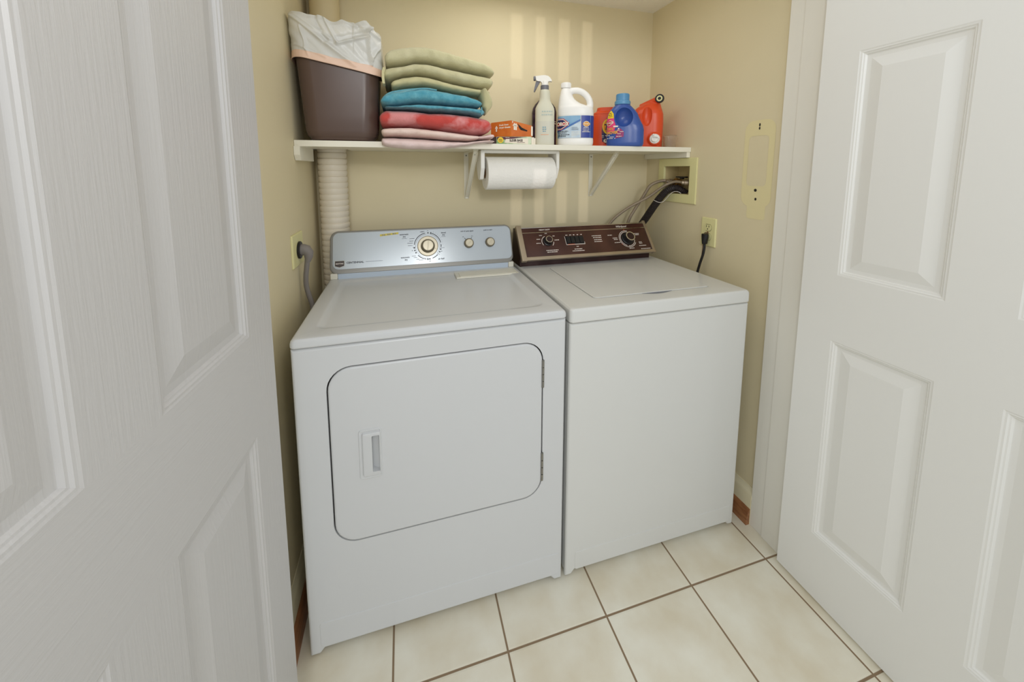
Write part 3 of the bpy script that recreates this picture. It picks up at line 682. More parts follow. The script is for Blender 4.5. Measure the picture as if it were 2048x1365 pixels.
def bag_pt(p, zf, off):
    """p = rim point, zf 0 hem .. 1 top"""
    fr = (p.x+.135)/.27
    hem = .266-.052*fr if True else 0
    back = (p.y+.10)/.20
    hem = hem*(1-back)+.24*back
    top = .392-.016*fr+.006*math.sin(fr*9)+(-.02*max(0,fr-.86)/.14)
    top += -.012*back+.004*math.sin(p.x*90+p.y*70)
    z = hem+(top-hem)*zf
    n = p.normalized(); d = off
    d += .0022*math.sin(p.x*130+z*90)*math.sin(z*60+p.x*40)*(1 if zf > .15 else .2)
    if p.y < -.06:
        for A, B, am, wd in folds:
            q = seg_d(p.x, z, A, B); d += am*math.exp(-(q/wd)**2)*min(1, zf*5)
    d += .010*math.exp(-((zf-.75)/.25)**2)*(1 if p.x > .05 else .45)
    d -= .008*max(0, zf-.9)/.1
    d = max(d, .0035) if z < BZ+.012 else d
    x = p.x+n.x*d; y = p.y+(n.y*d)
    return (min(.1385, max(x, -.1425)), min(y, .104), z)
pr_ = perim(0,0,.1375,.1005,.053)
b = BM(); K = 96
rings = [[bag_pt(p, k/K, .004) for p in pr_] for k in range(15, K+1)]
top = rings[-1]
for s_, dz in ((.985,-.003),(.96,-.010),(.92,-.020)): rings.append([(x*s_, y*s_, z+dz) for x, y, z in top])
loft(b, rings, cap=False); obj('film', b, 'bag', bg_, angle=70)
b = BM(); loft(b, [[bag_pt(p, -.012, .0035) for p in pr_]]+[[bag_pt(p, k/K, .0045+(.001 if k == 0 else 0)) for p in pr_] for k in range(0, 16)], cap=False); obj('drawstring_band', b, 'bagp', bg_, angle=70)

# ------------------------------------------------------------------ folded towels
def interp(T, x):
    if x <= T[0][0]: return T[0][1]
    for (a, za), (c, zc) in zip(T, T[1:]):
        if x <= c:
            t = (x-a)/(c-a); t = t*t*(3-2*t)*.5+t*.5; return za+(zc-za)*t
    return T[-1][1]
def tow_noise(x, y, z, k): return .0016*math.sin(x*61+k)*math.sin(y*43+k*2)+.0011*math.sin(x*117+z*90+k*3)+.0009*math.sin(x*210+y*160+k)
def towel_mesh(top, bot, x0, x1, y0, y1, k, e=.018, nx=70, nc=44, n=3.0, floor=None, yw=0, qm=.52):
    b = BM(); rings = []
    for i in range(nx+1):
        s = i/nx; x = x0+(x1-x0)*s
        q = 1.0; dl, dr = x-x0, x1-x
        for dd_ in (dl, dr):
            if dd_ < e: q *= math.sqrt(max(0, 1-(1-dd_/e)**2))**.8
        zt, zb = interp(top, x)-.0006, interp(bot, x)+.0006; zc = (zt+zb)/2; hh_ = (zt-zb)/2*(qm+(1-qm)*q); yc = (y0+y1)/2; aa = (y1-y0)/2*(.93+.07*q)
        r = []
        for j in range(nc):
            t = 2*PI*j/nc; c, s2 = math.cos(t), math.sin(t)
            y = yc+aa*math.copysign(abs(c)**(2/n), c); z = zc+hh_*math.copysign(abs(s2)**(2/n), s2)
            if y < yc: y += yw*math.sin((x-x0)*17+k)
            d = tow_noise(x, y, z, k); y += d*(1 if c < -.5 else .3); z += d*.35*(0 if abs(s2) > .9 else 1)
            if floor is not None: z = max(z, floor-.05*max(0, min(1, (YS-.001-y)/.03))**.7)
            r.append((x, y, z))
        rings.append(r)
    loft(b, rings); return b
B0 = [(.2995,1.7298),(.3222,1.7415),(.3506,1.749),(.3849,1.7546),(.4255,1.757),(.4607,1.7534),(.4964,1.7463),(.5449,1.7356),(.5883,1.7272),(.6325,1.7172),(.6581,1.7055),(.6694,1.6911)]
B1 = [(.292,1.6731),(.3202,1.6794),(.3486,1.6834),(.392,1.6952),(.4358,1.6965),(.4654,1.6929),(.4893,1.6879),(.5258,1.684),(.5752,1.6779),(.6194,1.6719),(.6611,1.6667)]
B2 = [(.2899,1.630),(.3074,1.6316),(.3302,1.6402),(.3561,1.6485),(.3996,1.6554),(.4348,1.6528),(.4645,1.6474),(.4945,1.6404),(.525,1.6349),(.5684,1.6285),(.6126,1.6229),(.66,1.620)]
B3 = [(.3176,1.6008),(.352,1.6085),(.3869,1.6143),(.4222,1.6184),(.4638,1.6135),(.4939,1.6092),(.5245,1.6035),(.5617,1.5994),(.5964,1.5982),(.66,1.594)]
B4 = [(.2778,1.547),(.2903,1.5447),(.3242,1.5440),(.3619,1.5509),(.403,1.5581),(.4446,1.5576),(.4838,1.5564),(.5237,1.5552),(.5738,1.5538),(.6216,1.5528)]
B5 = [(.2743,1.530),(.2958,1.5372),(.3442,1.538),(.379,1.5376),(.4202,1.5345),(.438,1.5325),(.4804,1.5343),(.5234,1.533),(.5735,1.5296),(.6279,1.5221),(.660,1.515)]
B6 = [(.2796,1.4728),(.3136,1.4753),(.3424,1.4776),(.3772,1.4778),(.4184,1.474),(.4604,1.4707),(.5062,1.4659),(.5529,1.4604),(.5973,1.4544),(.6361,1.4575),(.661,1.4680)]
B7 = [(.2774,1.4418),(.3155,1.4427),(.3586,1.4422),(.3996,1.4411),(.4593,1.4376),(.5205,1.4326),(.5675,1.4310),(.5993,1.4338),(.6284,1.4369),(.661,1.4382)]
B8 = [(.2806,1.408),(.2859,1.4026),(.3113,1.3985),(.3399,1.3954),(.3836,1.393),(.4282,1.3926),(.4767,1.3963),(.52,1.403),(.5514,1.4097),(.5832,1.4164),(.6153,1.4223),(.661,1.4275)]
G = 'bath towels folded in a stack on the shelf'
def towel(label, mats, parts):
    t = thing('folded_towel', label, 'towel', (.47,-.19,ZS), 0, G)
    for nm, m, bm_, in parts: obj(nm, bm_, m, t, True, angle=75)
    return t
BK = -.035
towel('thick sage green folded towel on the very top of the stack', 0, [('towel_fold','sage',towel_mesh(B0,B1,.2955,.672,-.340,BK,1,.022,n=3.2,yw=.002))])
s2a = towel_mesh(B1,B2,.288,.666,-.344,BK,2,.02,yw=.003)
# hanging corner tab at the left of the second towel
cr = BM(); 
rings = [[(x,y,z) for x,y,z in ((xx-.004,-.352,zz),(xx+.004,-.350,zz),(xx+.004,-.300,zz),(xx-.004,-.302,zz))] for xx,zz in ((.293,1.666),(.289,1.650),(.2885,1.632),(.290,1.614))]
loft(cr, rings)
towel('sage green folded towel second from the top, its left corner hanging down', 0, [('towel_fold','sage',s2a),('loose_corner','sage2',cr)])
# third towel: its right end droops beside the blue towel
dr_ = BM(); rings = []
DR = [(1.614,.620,.636),(1.606,.621,.646),(1.596,.622,.655),(1.584,.6255,.662),(1.570,.627,.666),(1.560,.627,.666),(1.552,.637,.662),(1.543,.638,.655),(1.536,.639,.649),(1.532,.641,.646)]
for z, xl, xr in DR:
    cx, wv = (xl+xr)/2, (xr-xl)/2
    rings.append([(cx+wv*math.copysign(abs(math.cos(a_))**.7, math.cos(a_)), -.305+(.040+.5*(z-1.57))*math.copysign(abs(math.sin(a_))**.6, math.sin(a_))+.004*math.sin(9*cx*20), z+.003*math.cos(a_)) for a_ in [2*PI*j/28 for j in range(28)]])
loft(dr_, rings)
towel('pale sage folded towel third from the top, its right end drooping over the blue towels', 0, [('towel_fold','sage2',towel_mesh(B2,B3,.313,.655,-.338,BK,3,.02,yw=.003)),('drooping_end','sage2',dr_)])
BT = [(.276,1.568),(.2903,1.586),(.3176,1.5995),(.352,1.6065),(.3869,1.612),(.4222,1.6165),(.4638,1.612),(.4939,1.6085),(.5245,1.603),(.5617,1.5985),(.5964,1.588),(.622,1.577)]
hem = BM(); pts = [(x, y, interp(BT, x)+dz) for x, y, dz in ((.284,-.328,-.010),(.294,-.335,-.0095),(.312,-.337,-.0090),(.345,-.337,-.0088),(.39,-.336,-.0082),(.43,-.333,-.0074),(.465,-.328,-.006))]
P_ = resample(catmull(pts, 6), .004); tube(hem, P_, .0026, 8)
flap = BM(); fp = [(x, y, interp(BT, x)+dz) for x, y, dz in ((.318,-.3395,-.010),(.334,-.3496,-.020),(.341,-.3498,-.0205),(.37,-.3475,-.0155),(.405,-.3425,-.0105),(.36,-.3395,-.0095))]
loft(flap, [[(x,y,z) for x,y,z in fp],[(x,y+.006,z-.002) for x,y,z in fp]])
towel('upper teal blue folded towel with a pale hem edge showing along its top', 0, [('towel_fold','blue_t',towel_mesh(BT,B4,.2775,.624,-.349,BK,4,.02,yw=.002)),('hem_edge','blue_t2',hem),('turned_corner','blue_t2',flap)])
hem2 = BM(); tube(hem2, [(.6205,-.3475,1.5505),(.6215,-.3495,1.54),(.6212,-.348,1.526)], .0022, 8)
B4b = B4[:-1]+[(.6216,1.552),(.648,1.545)]
towel('lower teal blue folded towel resting on the coral towel', 0, [('towel_fold','blue_t',towel_mesh(B4b,B5,.291,.634,-.344,BK,5,.016)),('hem_edge','blue_t2',hem2)])
cl = [towel_mesh(B5,B6,.2725,.656,-.350,BK,6,.022,n=2.7,yw=.002)]
fl_ = BM()
for k in range(3): join(fl_, towel_mesh([(.63,1.512-.003*k),(.68,1.506-.006*k)],[(.63,1.459+.004*k),(.68,1.464+.004*k)],.62,.6595+.0035*k,-.342+.012*k,BK,60+k,.02,nx=16))
towel('patchy coral red folded towel in the lower half of the stack', 0, [('towel_fold','coral',cl[0]),('end_folds','coral',fl_)])
p1e = towel_mesh([(.59,1.4540),(.62,1.4545),(.640,1.4570),(.655,1.4620),(.67,1.4640)],[(.59,1.437),(.671,1.4395)],.585,.671,-.343,BK,72,.010,nx=24,n=2.6,qm=.45)
towel('pale pink folded towel directly under the coral towel', 0, [('towel_fold','pink',towel_mesh(B6,B7,.2765,.613,-.352,BK,7,.018)),('end_folds','pink2',p1e)])
towel('mauve pink towel at the bottom of the stack, sagging over the shelf edge', 0, [('towel_fold','pink2',towel_mesh(B7,B8,.2765,.6675,-.354,BK,8,.016,floor=ZS+.0005,n=2.6,qm=.9))])

# ------------------------------------------------------------------ cleaning supplies on the shelf
def surf(rows, off=.001, cy=0):
    """point on the front of a lofted body at local (x, z)"""
    def f(x, z):
        if z <= rows[0][0]: r = rows[0]
        elif z >= rows[-1][0]: r = rows[-1]
        else:
            for p, q in zip(rows, rows[1:]):
                if p[0] <= z <= q[0]: t = (z-p[0])/max(1e-9, q[0]-p[0]); r = tuple(p[j]+(q[j]-p[j])*t for j in range(5)); break
        _, cx, a, bb, n = r; u = max(-.9995, min(.9995, (x-cx)/a)); y = (1-abs(u)**n)**(1/n)
        return (cx+u*a*(1+off/a), cy-bb*y-off*max(.3, y), z)
    return f
def YAW(x, y): return math.atan2(.3413-x, y+1.683)
# carton of bags lying flat, dryer-sheet carton on it
cx_, cy_ = .778, -.222
gb = thing('bag_carton', 'long flat green carton of slider bags lying under the orange carton', 'carton', (cx_,cy_,ZS), YAW(cx_,cy_))
b = BM(); box(b, (-.068,-.03,.0003), (.070,.03,.0325), .0006); obj('carton', b, 'green_b', gb)
b = BM(); box(b, (-.093,-.029,.0003), (-.068,.03,.031), .0006); obj('dark_end', b, 'green_d', gb)
b = BM(); box(b, (.0702,-.0295,.0005), (.081,.03,.030), .0006); box(b, (.0812,-.0290,.0010), (.087,.028,.027), .0006); obj('open_end_flap', b, 'cardw', gb)
gf = lambda x, z: (x,-.0306,z); b = BM()
quad2d(b, -.066,.0215,-.02,.0315,gf,3); poly2d(b, [(-.02,.0315),(-.02,.022),(.02,.028),(.05,.0315)], gf, 3)
blob2d(b, -.0515,.0195,.0115,.0115,lambda x,z: (x,-.0310,z),1); poly2d(b, [(-.036,.009),(.058,.003),(.058,.026),(-.03,.0235)], lambda x,z: (x,-.0309,z), 0)
micro(b,-.0515,.0225,.013,.0030,lambda x,z: (x,-.0316,z),2,15); micro(b,-.0515,.0185,.015,.0030,lambda x,z: (x,-.0316,z),2,16); micro(b,-.0515,.0145,.012,.0030,lambda x,z: (x,-.0316,z),2,17)
stamp(b, 'SLIDER BAGS', .0125, (.010,.0175), lambda x,z: (x,-.0315,z), .0005, sx=.72, mi=2); micro(b,.030,.0095,.032,.003,lambda x,z: (x,-.0315,z),3,7); micro(b,-.024,.029,.016,.003,lambda x,z: (x,-.0315,z),0,8)
obj('front_print', b, ['cardw','lab_ye','green_d','maroon'], gb, smooth=False, fixn=False)
ob = thing('dryer_sheet_carton', 'orange carton of dryer sheets with a torn-open end, on top of the green carton', 'carton', (.776,-.215,ZS+.033), YAW(.776,-.215))
A_, B_, D_ = Vector((-.006,-.036,0)), Vector((-.088,-.012,0)), Vector((.080,-.012,0)); C_ = Vector((-.004,.062,0))
hA, hB, hD, hC = .0640, .0560, .0440, .058
b = BM(); lo_ = [b.verts.new(p) for p in (A_,D_,C_,B_)]; hi_ = [b.verts.new(p+Vector((0,0,h))) for p, h in ((A_,hA),(D_,hD),(C_,hC),(B_,hB))]
b.faces.new(lo_[::-1]); b.faces.new(hi_)
for i in range(4): b.faces.new((lo_[i],lo_[(i+1)%4],hi_[(i+1)%4],hi_[i]))
bmesh.ops.bevel(b, geom=b.edges[:], offset=.0012, segments=2, affect='EDGES'); obj('carton', b, 'orange_b', ob, angle=20)
def sidef(P, Q, hp, hq, off):
    d = Q-P; n = Vector((d.y,-d.x,0)).normalized()
    if n.y > 0: n = -n
    return lambda u, v, o=off: tuple(P+d*u+Vector((0,0,v*(hp+(hq-hp)*u)))+n*o)
fL = sidef(B_, A_, hB, hA, .0006); fR = sidef(A_, D_, hA, hD, .0008)
LEN = (A_-B_).length; b = BM()
sc_ = lambda f, L, H: (lambda x, z: f(x/L, z/H))
pl_ = sc_(fL, LEN, .06)
stamp(b, 'fresh linen', .0092, (.036,.0455), pl_, .0002, align='LEFT', mi=0); stamp(b, 'dryer sheets', .0092, (.036,.0355), pl_, .0003, align='LEFT', mi=0)
ar = [(.012,.022),(.018,.022),(.018,.034),(.024,.028),(.028,.033),(.017,.046),(.009,.046)]
quad2d(b, .0165,.020,.0325,.047,pl_,1); 
def arrow(put, ox, oz, s, mi):
    poly2d(b, [(ox+.004*s,oz),(ox+.009*s,oz),(ox+.009*s,oz+.016*s),(ox+.004*s,oz+.016*s)], put, mi, 2); poly2d(b, [(ox,oz+.013*s),(ox+.0065*s,oz+.024*s),(ox+.013*s,oz+.013*s)], put, mi, 3)
arrow(lambda x,z: fL(x/LEN,z/.06,.0010), .018,.021,1,2)
pr2 = sc_(fR, .09, .06)
for ox in (.006,.013): arrow(pr2, ox,.026,1.15,0)
quad2d(b, .0045,.0515,.0075,.058,pr2,0)
obj('carton_print', b, ['cardw','orange_b2','cardw'], ob, smooth=False, fixn=False)
b = BM(); poly2d(b, [(.027,.054),(.033,.037),(.040,.029),(.066,.026),(.069,.031),(.064,.033),(.045,.040),(.036,.047)], pr2, 0, 3); obj('torn_opening', b, 'dark', ob, smooth=False, fixn=False)
b = BM(); fE = lambda x,z: fR(x/.09,z/.06,.0012); quad2d(b, .0835,.006,.0905,.056,fE); obj('white_end_tab', b, 'cardw', ob, smooth=False, fixn=False)

# frosted spray bottle
sx_, sy_ = .905, -.235
sb = thing('spray_bottle', 'frosted clear spray bottle with white and grey trigger head, beside the bleach jug', 'spray bottle', (sx_,sy_,ZS), YAW(sx_,sy_))
rows = densify([(0,.0015,.0365,.026,3.2),(.004,.0015,.0385,.028,3.2),(.012,.0015,.0388,.0285,3.2),(.138,.0015,.0388,.0285,3.2),(.148,.001,.0380,.028,3),(.158,.001,.034,.026,2.8),(.170,.001,.027,.0235,2.5),(.178,.001,.0235,.022,2.3),(.188,.001,.0218,.021,2.1),(.204,.001,.0215,.021,2),(.216,.0005,.0205,.0205,2),(.222,0,.0175,.0175,2)])
b = BM(); bottle_body(b, rows); obj('bottle', b, 'frost', sb, angle=50)
b = BM(); bottle_body(b, [(z,cx,a+.0004,bb+.0004,n) for z,cx,a,bb,n in rows if .002 < z < .098]); obj('liquid_fill', b, 'frost_l', sb, angle=50)
f = surf(rows, .0012); b = BM()
for i, (z, wd) in enumerate(((.134,.040),(.121,.042))): micro(b, .010,z,wd,.008,f,0,i+3)
PBM = [mat('pale_blue_print',(176,190,184),.5), mat('blue_print',(120,160,176),.5), 'lab_or']; obj('bottle_print', b, PBM, sb, smooth=False, fixn=False); b = BM(); micro(b,.000,.072,.014,.007,f,1,9); micro(b,.001,.064,.016,.007,f,1,11); micro(b,.0,.056,.012,.007,f,1,12); micro(b,.002,.043,.030,.003,f,2,13)
obj('bottle_print', b, PBM, sb, smooth=False, fixn=False)
b = BM(); lathe(b, [(.0162,.220),(.0168,.222),(.0168,.238),(.0160,.240)], 28); obj('collar', b, 'greyp', sb)
hb = BM(); lathe(hb, [(.0150,.239),(.0145,.252),(.013,.258)], 28)
HP = [(-.035,.261),(-.037,.276),(-.028,.2765),(-.012,.2785),(.002,.2785),(.014,.275),(.022,.268),(.028,.258),(.0275,.2545),(.019,.2555),(.012,.2525),(.012,.246),(-.012,.246),(-.012,.251),(-.018,.2555),(-.028,.256)]
prism(hb, HP, lambda x,z: (x,-.011,z), lambda x,z: (x,.011,z)); bmesh.ops.bevel(hb, geom=[e for e in hb.edges if len(e.link_faces) == 2 and e.calc_face_angle(0) > .6], offset=.003, segments=3, affect='EDGES'); obj('sprayer_head', hb, 'whitep', sb, angle=50)
b = BM(); lathe(b, [(.0085,0),(.0095,.002),(.0095,.008),(.0075,.0095)], 18, Matrix.Translation((-.036,0,.2685)) @ Matrix.Rotation(-PI/2,4,'Y')); obj('nozzle', b, 'greyp', sb)
b = BM(); prism(b, [(-.036,.258),(-.019,.2535),(-.0235,.2465),(-.0335,.232),(-.0405,.214),(-.0445,.2165),(-.041,.232),(-.036,.248)], lambda x,z: (x,-.007,z), lambda x,z: (x,.007,z)); bmesh.ops.bevel(b, geom=b.edges[:], offset=.0014, segments=2, affect='EDGES'); obj('trigger', b, 'greyp', sb, angle=50)
# plum bottle behind it
pb = thing('plum_bottle', 'dark plum coloured bottle standing behind the frosted spray bottle', 'bottle', (.961,-.082,ZS), YAW(.961,-.082))
rows = densify([(0,.002,.052,.034,3),(.005,.002,.0555,.036,3),(.155,.002,.0555,.036,3),(.175,.002,.0515,.034,2.8),(.192,.001,.041,.029,2.5),(.207,0,.026,.022,2.2),(.218,-.001,.0165,.0165,2),(.228,-.001,.015,.015,2)])
b = BM(); bottle_body(b, rows); obj('bottle', b, 'purple', pb, angle=50)
b = BM(); lathe(b, [(.0175,.226),(.0175,.246),(.016,.248)], 28, Matrix.Translation((-.001,0,0))); obj('cap', b, 'black', pb)
f = surf(rows, .001); b = BM()
for z0, z1 in ((.020,.075),(.085,.118)): quad2d(b, .028,z0,.0545,z1,f,0,8,4)
stamp(b, 'C', .016, (.048,.108), surf(rows,.0018), .0006, mi=1)
obj('label', b, ['purple','cardw'], pb, smooth=False, fixn=False)

# bleach jug
jx, jy = 1.044, -.23
bj = thing('bleach_jug', 'white bleach jug with blue label, white cap and looped handle', 'jug', (jx,jy,ZS), YAW(jx,jy))
rows = densify([(0,.002,.067,.038,2.6),(.005,.002,.0725,.043,2.6),(.014,.002,.0745,.045,2.6),(.028,.002,.0742,.045,2.6),(.032,.002,.0730,.044,2.6),(.122,.002,.0730,.044,2.6),(.126,.002,.0742,.045,2.6),(.146,.001,.0738,.045,2.6),(.157,-.001,.0710,.044,2.6),(.165,-.011,.0605,.040,2.5),(.174,-.0235,.047,.037,2.4),(.187,-.0325,.0365,.033,2.2),(.198,-.0365,.0310,.030,2.1),(.210,-.038,.0265,.027,2),(.225,-.039,.0225,.0225,2),(.236,-.0395,.0185,.0185,2),(.240,-.0395,.0175,.0175,2)], .006)
b = BM(); bottle_body(b, rows, 48)
hp = resample(catmull([(-.032,0,.226),(-.012,0,.2285),(.012,0,.2275),(.034,0,.217),(.051,0,.199),(.060,0,.177),(.060,0,.152)], 8), .004)
tube(b, hp, .0135, 14)
tube(b, resample(catmull([(-.018,0,.168),(.01,0,.160),(.04,0,.154),(.06,0,.150)], 6), .004), .011, 12)
modded('jug_body', b, 'hdpe', bj, [('remesh',.0028),('smooth',5)])
b = BM(); pr3 = [(.0195,.2385),(.0205,.2395)]
lathe(b, [(.0198,.239),(.0205,.2405),(.0205,.258),(.0190,.2605)], 40, Matrix.Translation((-.0395,0,0)))
for k in range(40): box(b, (.0200,-.0005,.242), (.0211,.0005,.257), T=Matrix.Translation((-.0395,0,0)) @ Matrix.Rotation(2*PI*k/40,4,'Z'))
obj('cap', b, 'hdpe', bj)
f = surf(rows, .0012); f2 = surf(rows, .0020); f3 = surf(rows, .0027)
b = BM(); quad2d(b, -.0705,.0325,.0745,.1215,f,0,60,10); 
quad2d(b, .0235,.0325,.060,.1215,f2,1,16,8); quad2d(b, .0615,.0325,.0742,.1215,f2,1,8,8)
quad2d(b, .0222,.0325,.0237,.1215,f3,5,2,8)
poly2d(b, [(-.0695,.0325),(.0222,.0325),(.0222,.100),(-.040,.0665),(-.0695,.058)], f2, 2, 10)
poly2d(b, [(-.0695,.056),(-.044,.0665),(.0222,.1005),(.0222,.108),(-.044,.073),(-.0695,.064)], f3, 3, 8)
f4, f5, f6 = surf(rows,.0033), surf(rows,.0039), surf(rows,.0045); ccx, ccz = -.0560, .0885
dm = lambda s: [(ccx-.034*s,ccz),(ccx-.014*s,ccz+.0225*s),(ccx+.012*s,ccz+.0225*s),(ccx+.034*s,ccz+.004*s),(ccx+.030*s,ccz-.006*s),(ccx+.004*s,ccz-.0235*s),(ccx-.010*s,ccz-.0235*s)]
cl_ = lambda P: [(max(-.0705,x),z) for x,z in P]
poly2d(b, cl_(dm(1.0)), f4, 4, 8); poly2d(b, cl_(dm(.9)), f5, 5, 8); poly2d(b, cl_(dm(.78)), surf(rows,.0044), 4, 8); poly2d(b, cl_([(ccx-.03,ccz+.006),(ccx-.01,ccz+.0225*.8),(ccx+.012,ccz+.0225*.72),(ccx+.022,ccz+.008)]), surf(rows,.0048), 6, 8); poly2d(b, cl_([(ccx-.03,ccz-.009),(ccx+.022,ccz-.006),(ccx+.004,ccz-.0235*.74),(ccx-.01,ccz-.0235*.74)]), surf(rows,.0048), 6, 8)
def stampc(bm, s, size, at, put, **k): stamp(bm, s, size, at, lambda x,z: put(max(-.0712,x),z), **k)
stampc(b, 'CLOROX', .0205, (-.0555,.0885), surf(rows,.0055), bold=.0009, sx=.74, mi=5)
for i, (z, wd, h) in enumerate(((.0595,.040,.006),(.053,.034,.005),(.0455,.046,.0055),(.0395,.034,.0055))): micro(b, -.066,z,wd,h,f3,7,i+70,'L')
for i, (z, wd) in enumerate(((.074,.022),(.0695,.026),(.065,.026),(.057,.030),(.052,.030),(.047,.030),(.042,.024))): micro(b, -.012,z,wd,.0032,f3,8 if i < 3 else 5,i+80,'L')
blob2d(b, .0445,.0875,.0125,.0115,f3,5); blob2d(b, .0445,.0875,.0105,.0095,f4,9); quad2d(b,.031,.0835,.058,.0915,f5,9,6,2); micro(b,.0445,.0875,.022,.006,f6,5,90)
for i, (z, wd) in enumerate(((.073,.020),(.067,.024),(.0605,.022),(.056,.030))): micro(b, .0435,z,wd,.004,f4,5,i+95)
obj('label', b, ['lab_lb','lab_db','lab_w','lab_mb','red','cardw','navy','ink','ink2','gold'], bj, smooth=True, fixn=False, merge=False)

# orange-red tub of laundry pods
tx_, ty_ = 1.270, -.085
tb = thing('detergent_tub', 'squat orange-red tub of detergent pods tucked behind the blue bottle', 'tub', (tx_,ty_,ZS), YAW(tx_,ty_))
rows = densify([(0,.004,.056,.042,4),(.005,.004,.0605,.046,4),(.15,.004,.0605,.046,4),(.158,.004,.0595,.045,3.6)])
b = BM(); bottle_body(b, rows, 48); obj('tub', b, 'tide', tb, angle=50)
b = BM(); bottle_body(b, [(.1585,.004,.0600,.0455,3.6),(.1595,.004,.0605,.046,3.6),(.166,.004,.057,.043,3.4),(.172,.005,.047,.036,3),(.1745,.005,.0455,.035,3),(.188,.006,.044,.034,3),(.1895,.006,.042,.032,3)], 48); obj('lid', b, 'tide', tb, angle=40)
f, f2, f3, f4, f5 = (surf(rows, .0012+.0007*i) for i in range(5)); b = BM()
blob2d(b, .024,.078,.038,.066,f,0,32,5); poly2d(b, [(-.010,.030),(.055,.030),(.055,.070),(-.0135,.070)], f2, 5, 6)
blob2d(b, .020,.1000,.031,.038,f2,1,32,4); blob2d(b, .020,.1000,.026,.031,f3,2,32,4); blob2d(b, .020,.1000,.020,.023,f4,1,28,3)
stamp(b, 'Tide', .036, (.022,.0960), f5, .0012, shear=.12, sx=.8, mi=3)
blob2d(b, .004,.035,.0085,.0085,f3,4,16,2); stamp(b, '7', .012, (.004,.035), f4, .0005, mi=5)
micro(b,-.008,.058,.008,.006,f3,4,3); micro(b,.006,.059,.007,.006,f3,4,4); micro(b,-.008,.051,.009,.003,f3,4,5)
obj('label', b, ['lab_pu','lab_ye','lab_or','ink','cardw','navy'], tb, fixn=False, merge=False)

# blue stain-remover bottle with the thumb recess
bx_, by_ = 1.262, -.262
bl = thing('stain_remover_bottle', 'royal blue stain remover bottle with pale blue cap and deep grip recess', 'bottle', (bx_,by_,ZS), YAW(bx_,by_))
rows = densify([(0,.001,.070,.032,2.8),(.004,.001,.0745,.0365,2.8),(.014,.0015,.0762,.038,2.8),(.070,.001,.0765,.038,2.8),(.088,-.001,.0742,.038,2.7),(.105,-.006,.0700,.037,2.6),(.122,-.009,.0655,.036,2.6),(.140,-.0105,.0595,.034,2.5),(.154,-.0120,.050,.0325,2.4),(.166,-.0125,.0395,.0305,2.2),(.174,-.0125,.0315,.0290,2),(.180,-.0125,.0285,.0280,2)], .006)
b = BM(); bottle_body(b, rows, 56)
cut = ellipsoid((-.004,-.040,.1215), (.0365,.036,.0405), 40)
modded('bottle', b, 'bluep', bl, [('remesh',.0024),('smooth',4),('cut',cut)], angle=35)
b = BM(); lathe(b, [(.0315,.176),(.0325,.178),(.0325,.189),(.0305,.192),(.0270,.193),(.0262,.2185),(.0250,.2205)], 40, Matrix.Translation((-.0125,0,0)))
for k in range(36): box(b, (.0262,-.0006,.195), (.0272,.0006,.217), T=Matrix.Translation((-.0125,0,0)) @ Matrix.Rotation(2*PI*k/36,4,'Z'))
obj('cap', b, 'bluec', bl, angle=30)
f, f2, f3, f4, f5 = (surf(rows, .0010+.0006*i) for i in range(5)); b = BM()
edge = lambda z: -.0412+.36*abs(z-.1215)**1.35                                # keep clear of the recess
poly2d(b, [(-.0715,.060),(-.043,.060),(-.036,.086),(-.0435,.110),(-.046,.134),(-.056,.151),(-.066,.138),(-.0715,.110)], f, 0, 8)
poly2d(b, [(-.0700,.118),(-.0445,.118),(-.0455,.136),(-.0555,.152),(-.066,.140)], f2, 1, 8); micro(b,-.0585,.1400,.012,.005,f3,5,1); micro(b,-.0585,.1325,.015,.005,f3,5,2); micro(b,-.0575,.1255,.015,.004,f3,5,3)
poly2d(b, [(-.0715,.0835),(-.038,.0835),(-.0375,.0925),(-.044,.112),(-.0525,.118),(-.0715,.118)], f2, 2, 8)
poly2d(b, [(-.0715,.097),(-.060,.110),(-.0465,.105),(-.0450,.098),(-.062,.086),(-.0715,.090)], f3, 4, 6); poly2d(b, [(-.0705,.098),(-.060,.1075),(-.0485,.1035),(-.0475,.0985),(-.062,.0885),(-.0705,.092)], f4, 3, 6)
stampc(b, 'CLOROX', .0085, (-.0595,.0982), f5, bold=.0004, sx=.72, mi=6, rot=.1)
quad2d(b, -.045,.0805,-.0265,.0865,f3,7,4,1)
stampc(b, 'STAIN', .0165, (-.062,.0730), f3, bold=.0006, sx=.74, mi=8, rot=.05); stampc(b, 'REMOVER', .0160, (-.0545,.0575), f3, bold=.0008, sx=.78, mi=8, rot=.06)
poly2d(b, [(-.037,.034),(-.004,.040),(-.003,.060),(-.016,.074),(-.030,.074),(-.032,.060)], f, 9, 8)
for x, z, wd in ((-.024,.0675,.010),(-.012,.061,.014),(-.020,.0525,.014),(-.022,.0420,.020),(-.066,.0465,.016),(-.050,.040,.018),(-.052,.034,.016),(-.066,.0345,.006),(-.0375,.034,.004)): micro(b,x,z,wd,.0046,f3,6,int(abs(x)*9000+z*1000))
for x, z in ((-.024,.0675),): blob2d(b, x, z+.006, .003,.003,f3,6,10,1)
obj('label', b, ['lab_pk','lab_ye','lab_pk','red','cardw','ink','cardw','cardw','gold','lab_mg'], bl, fixn=False, merge=False)

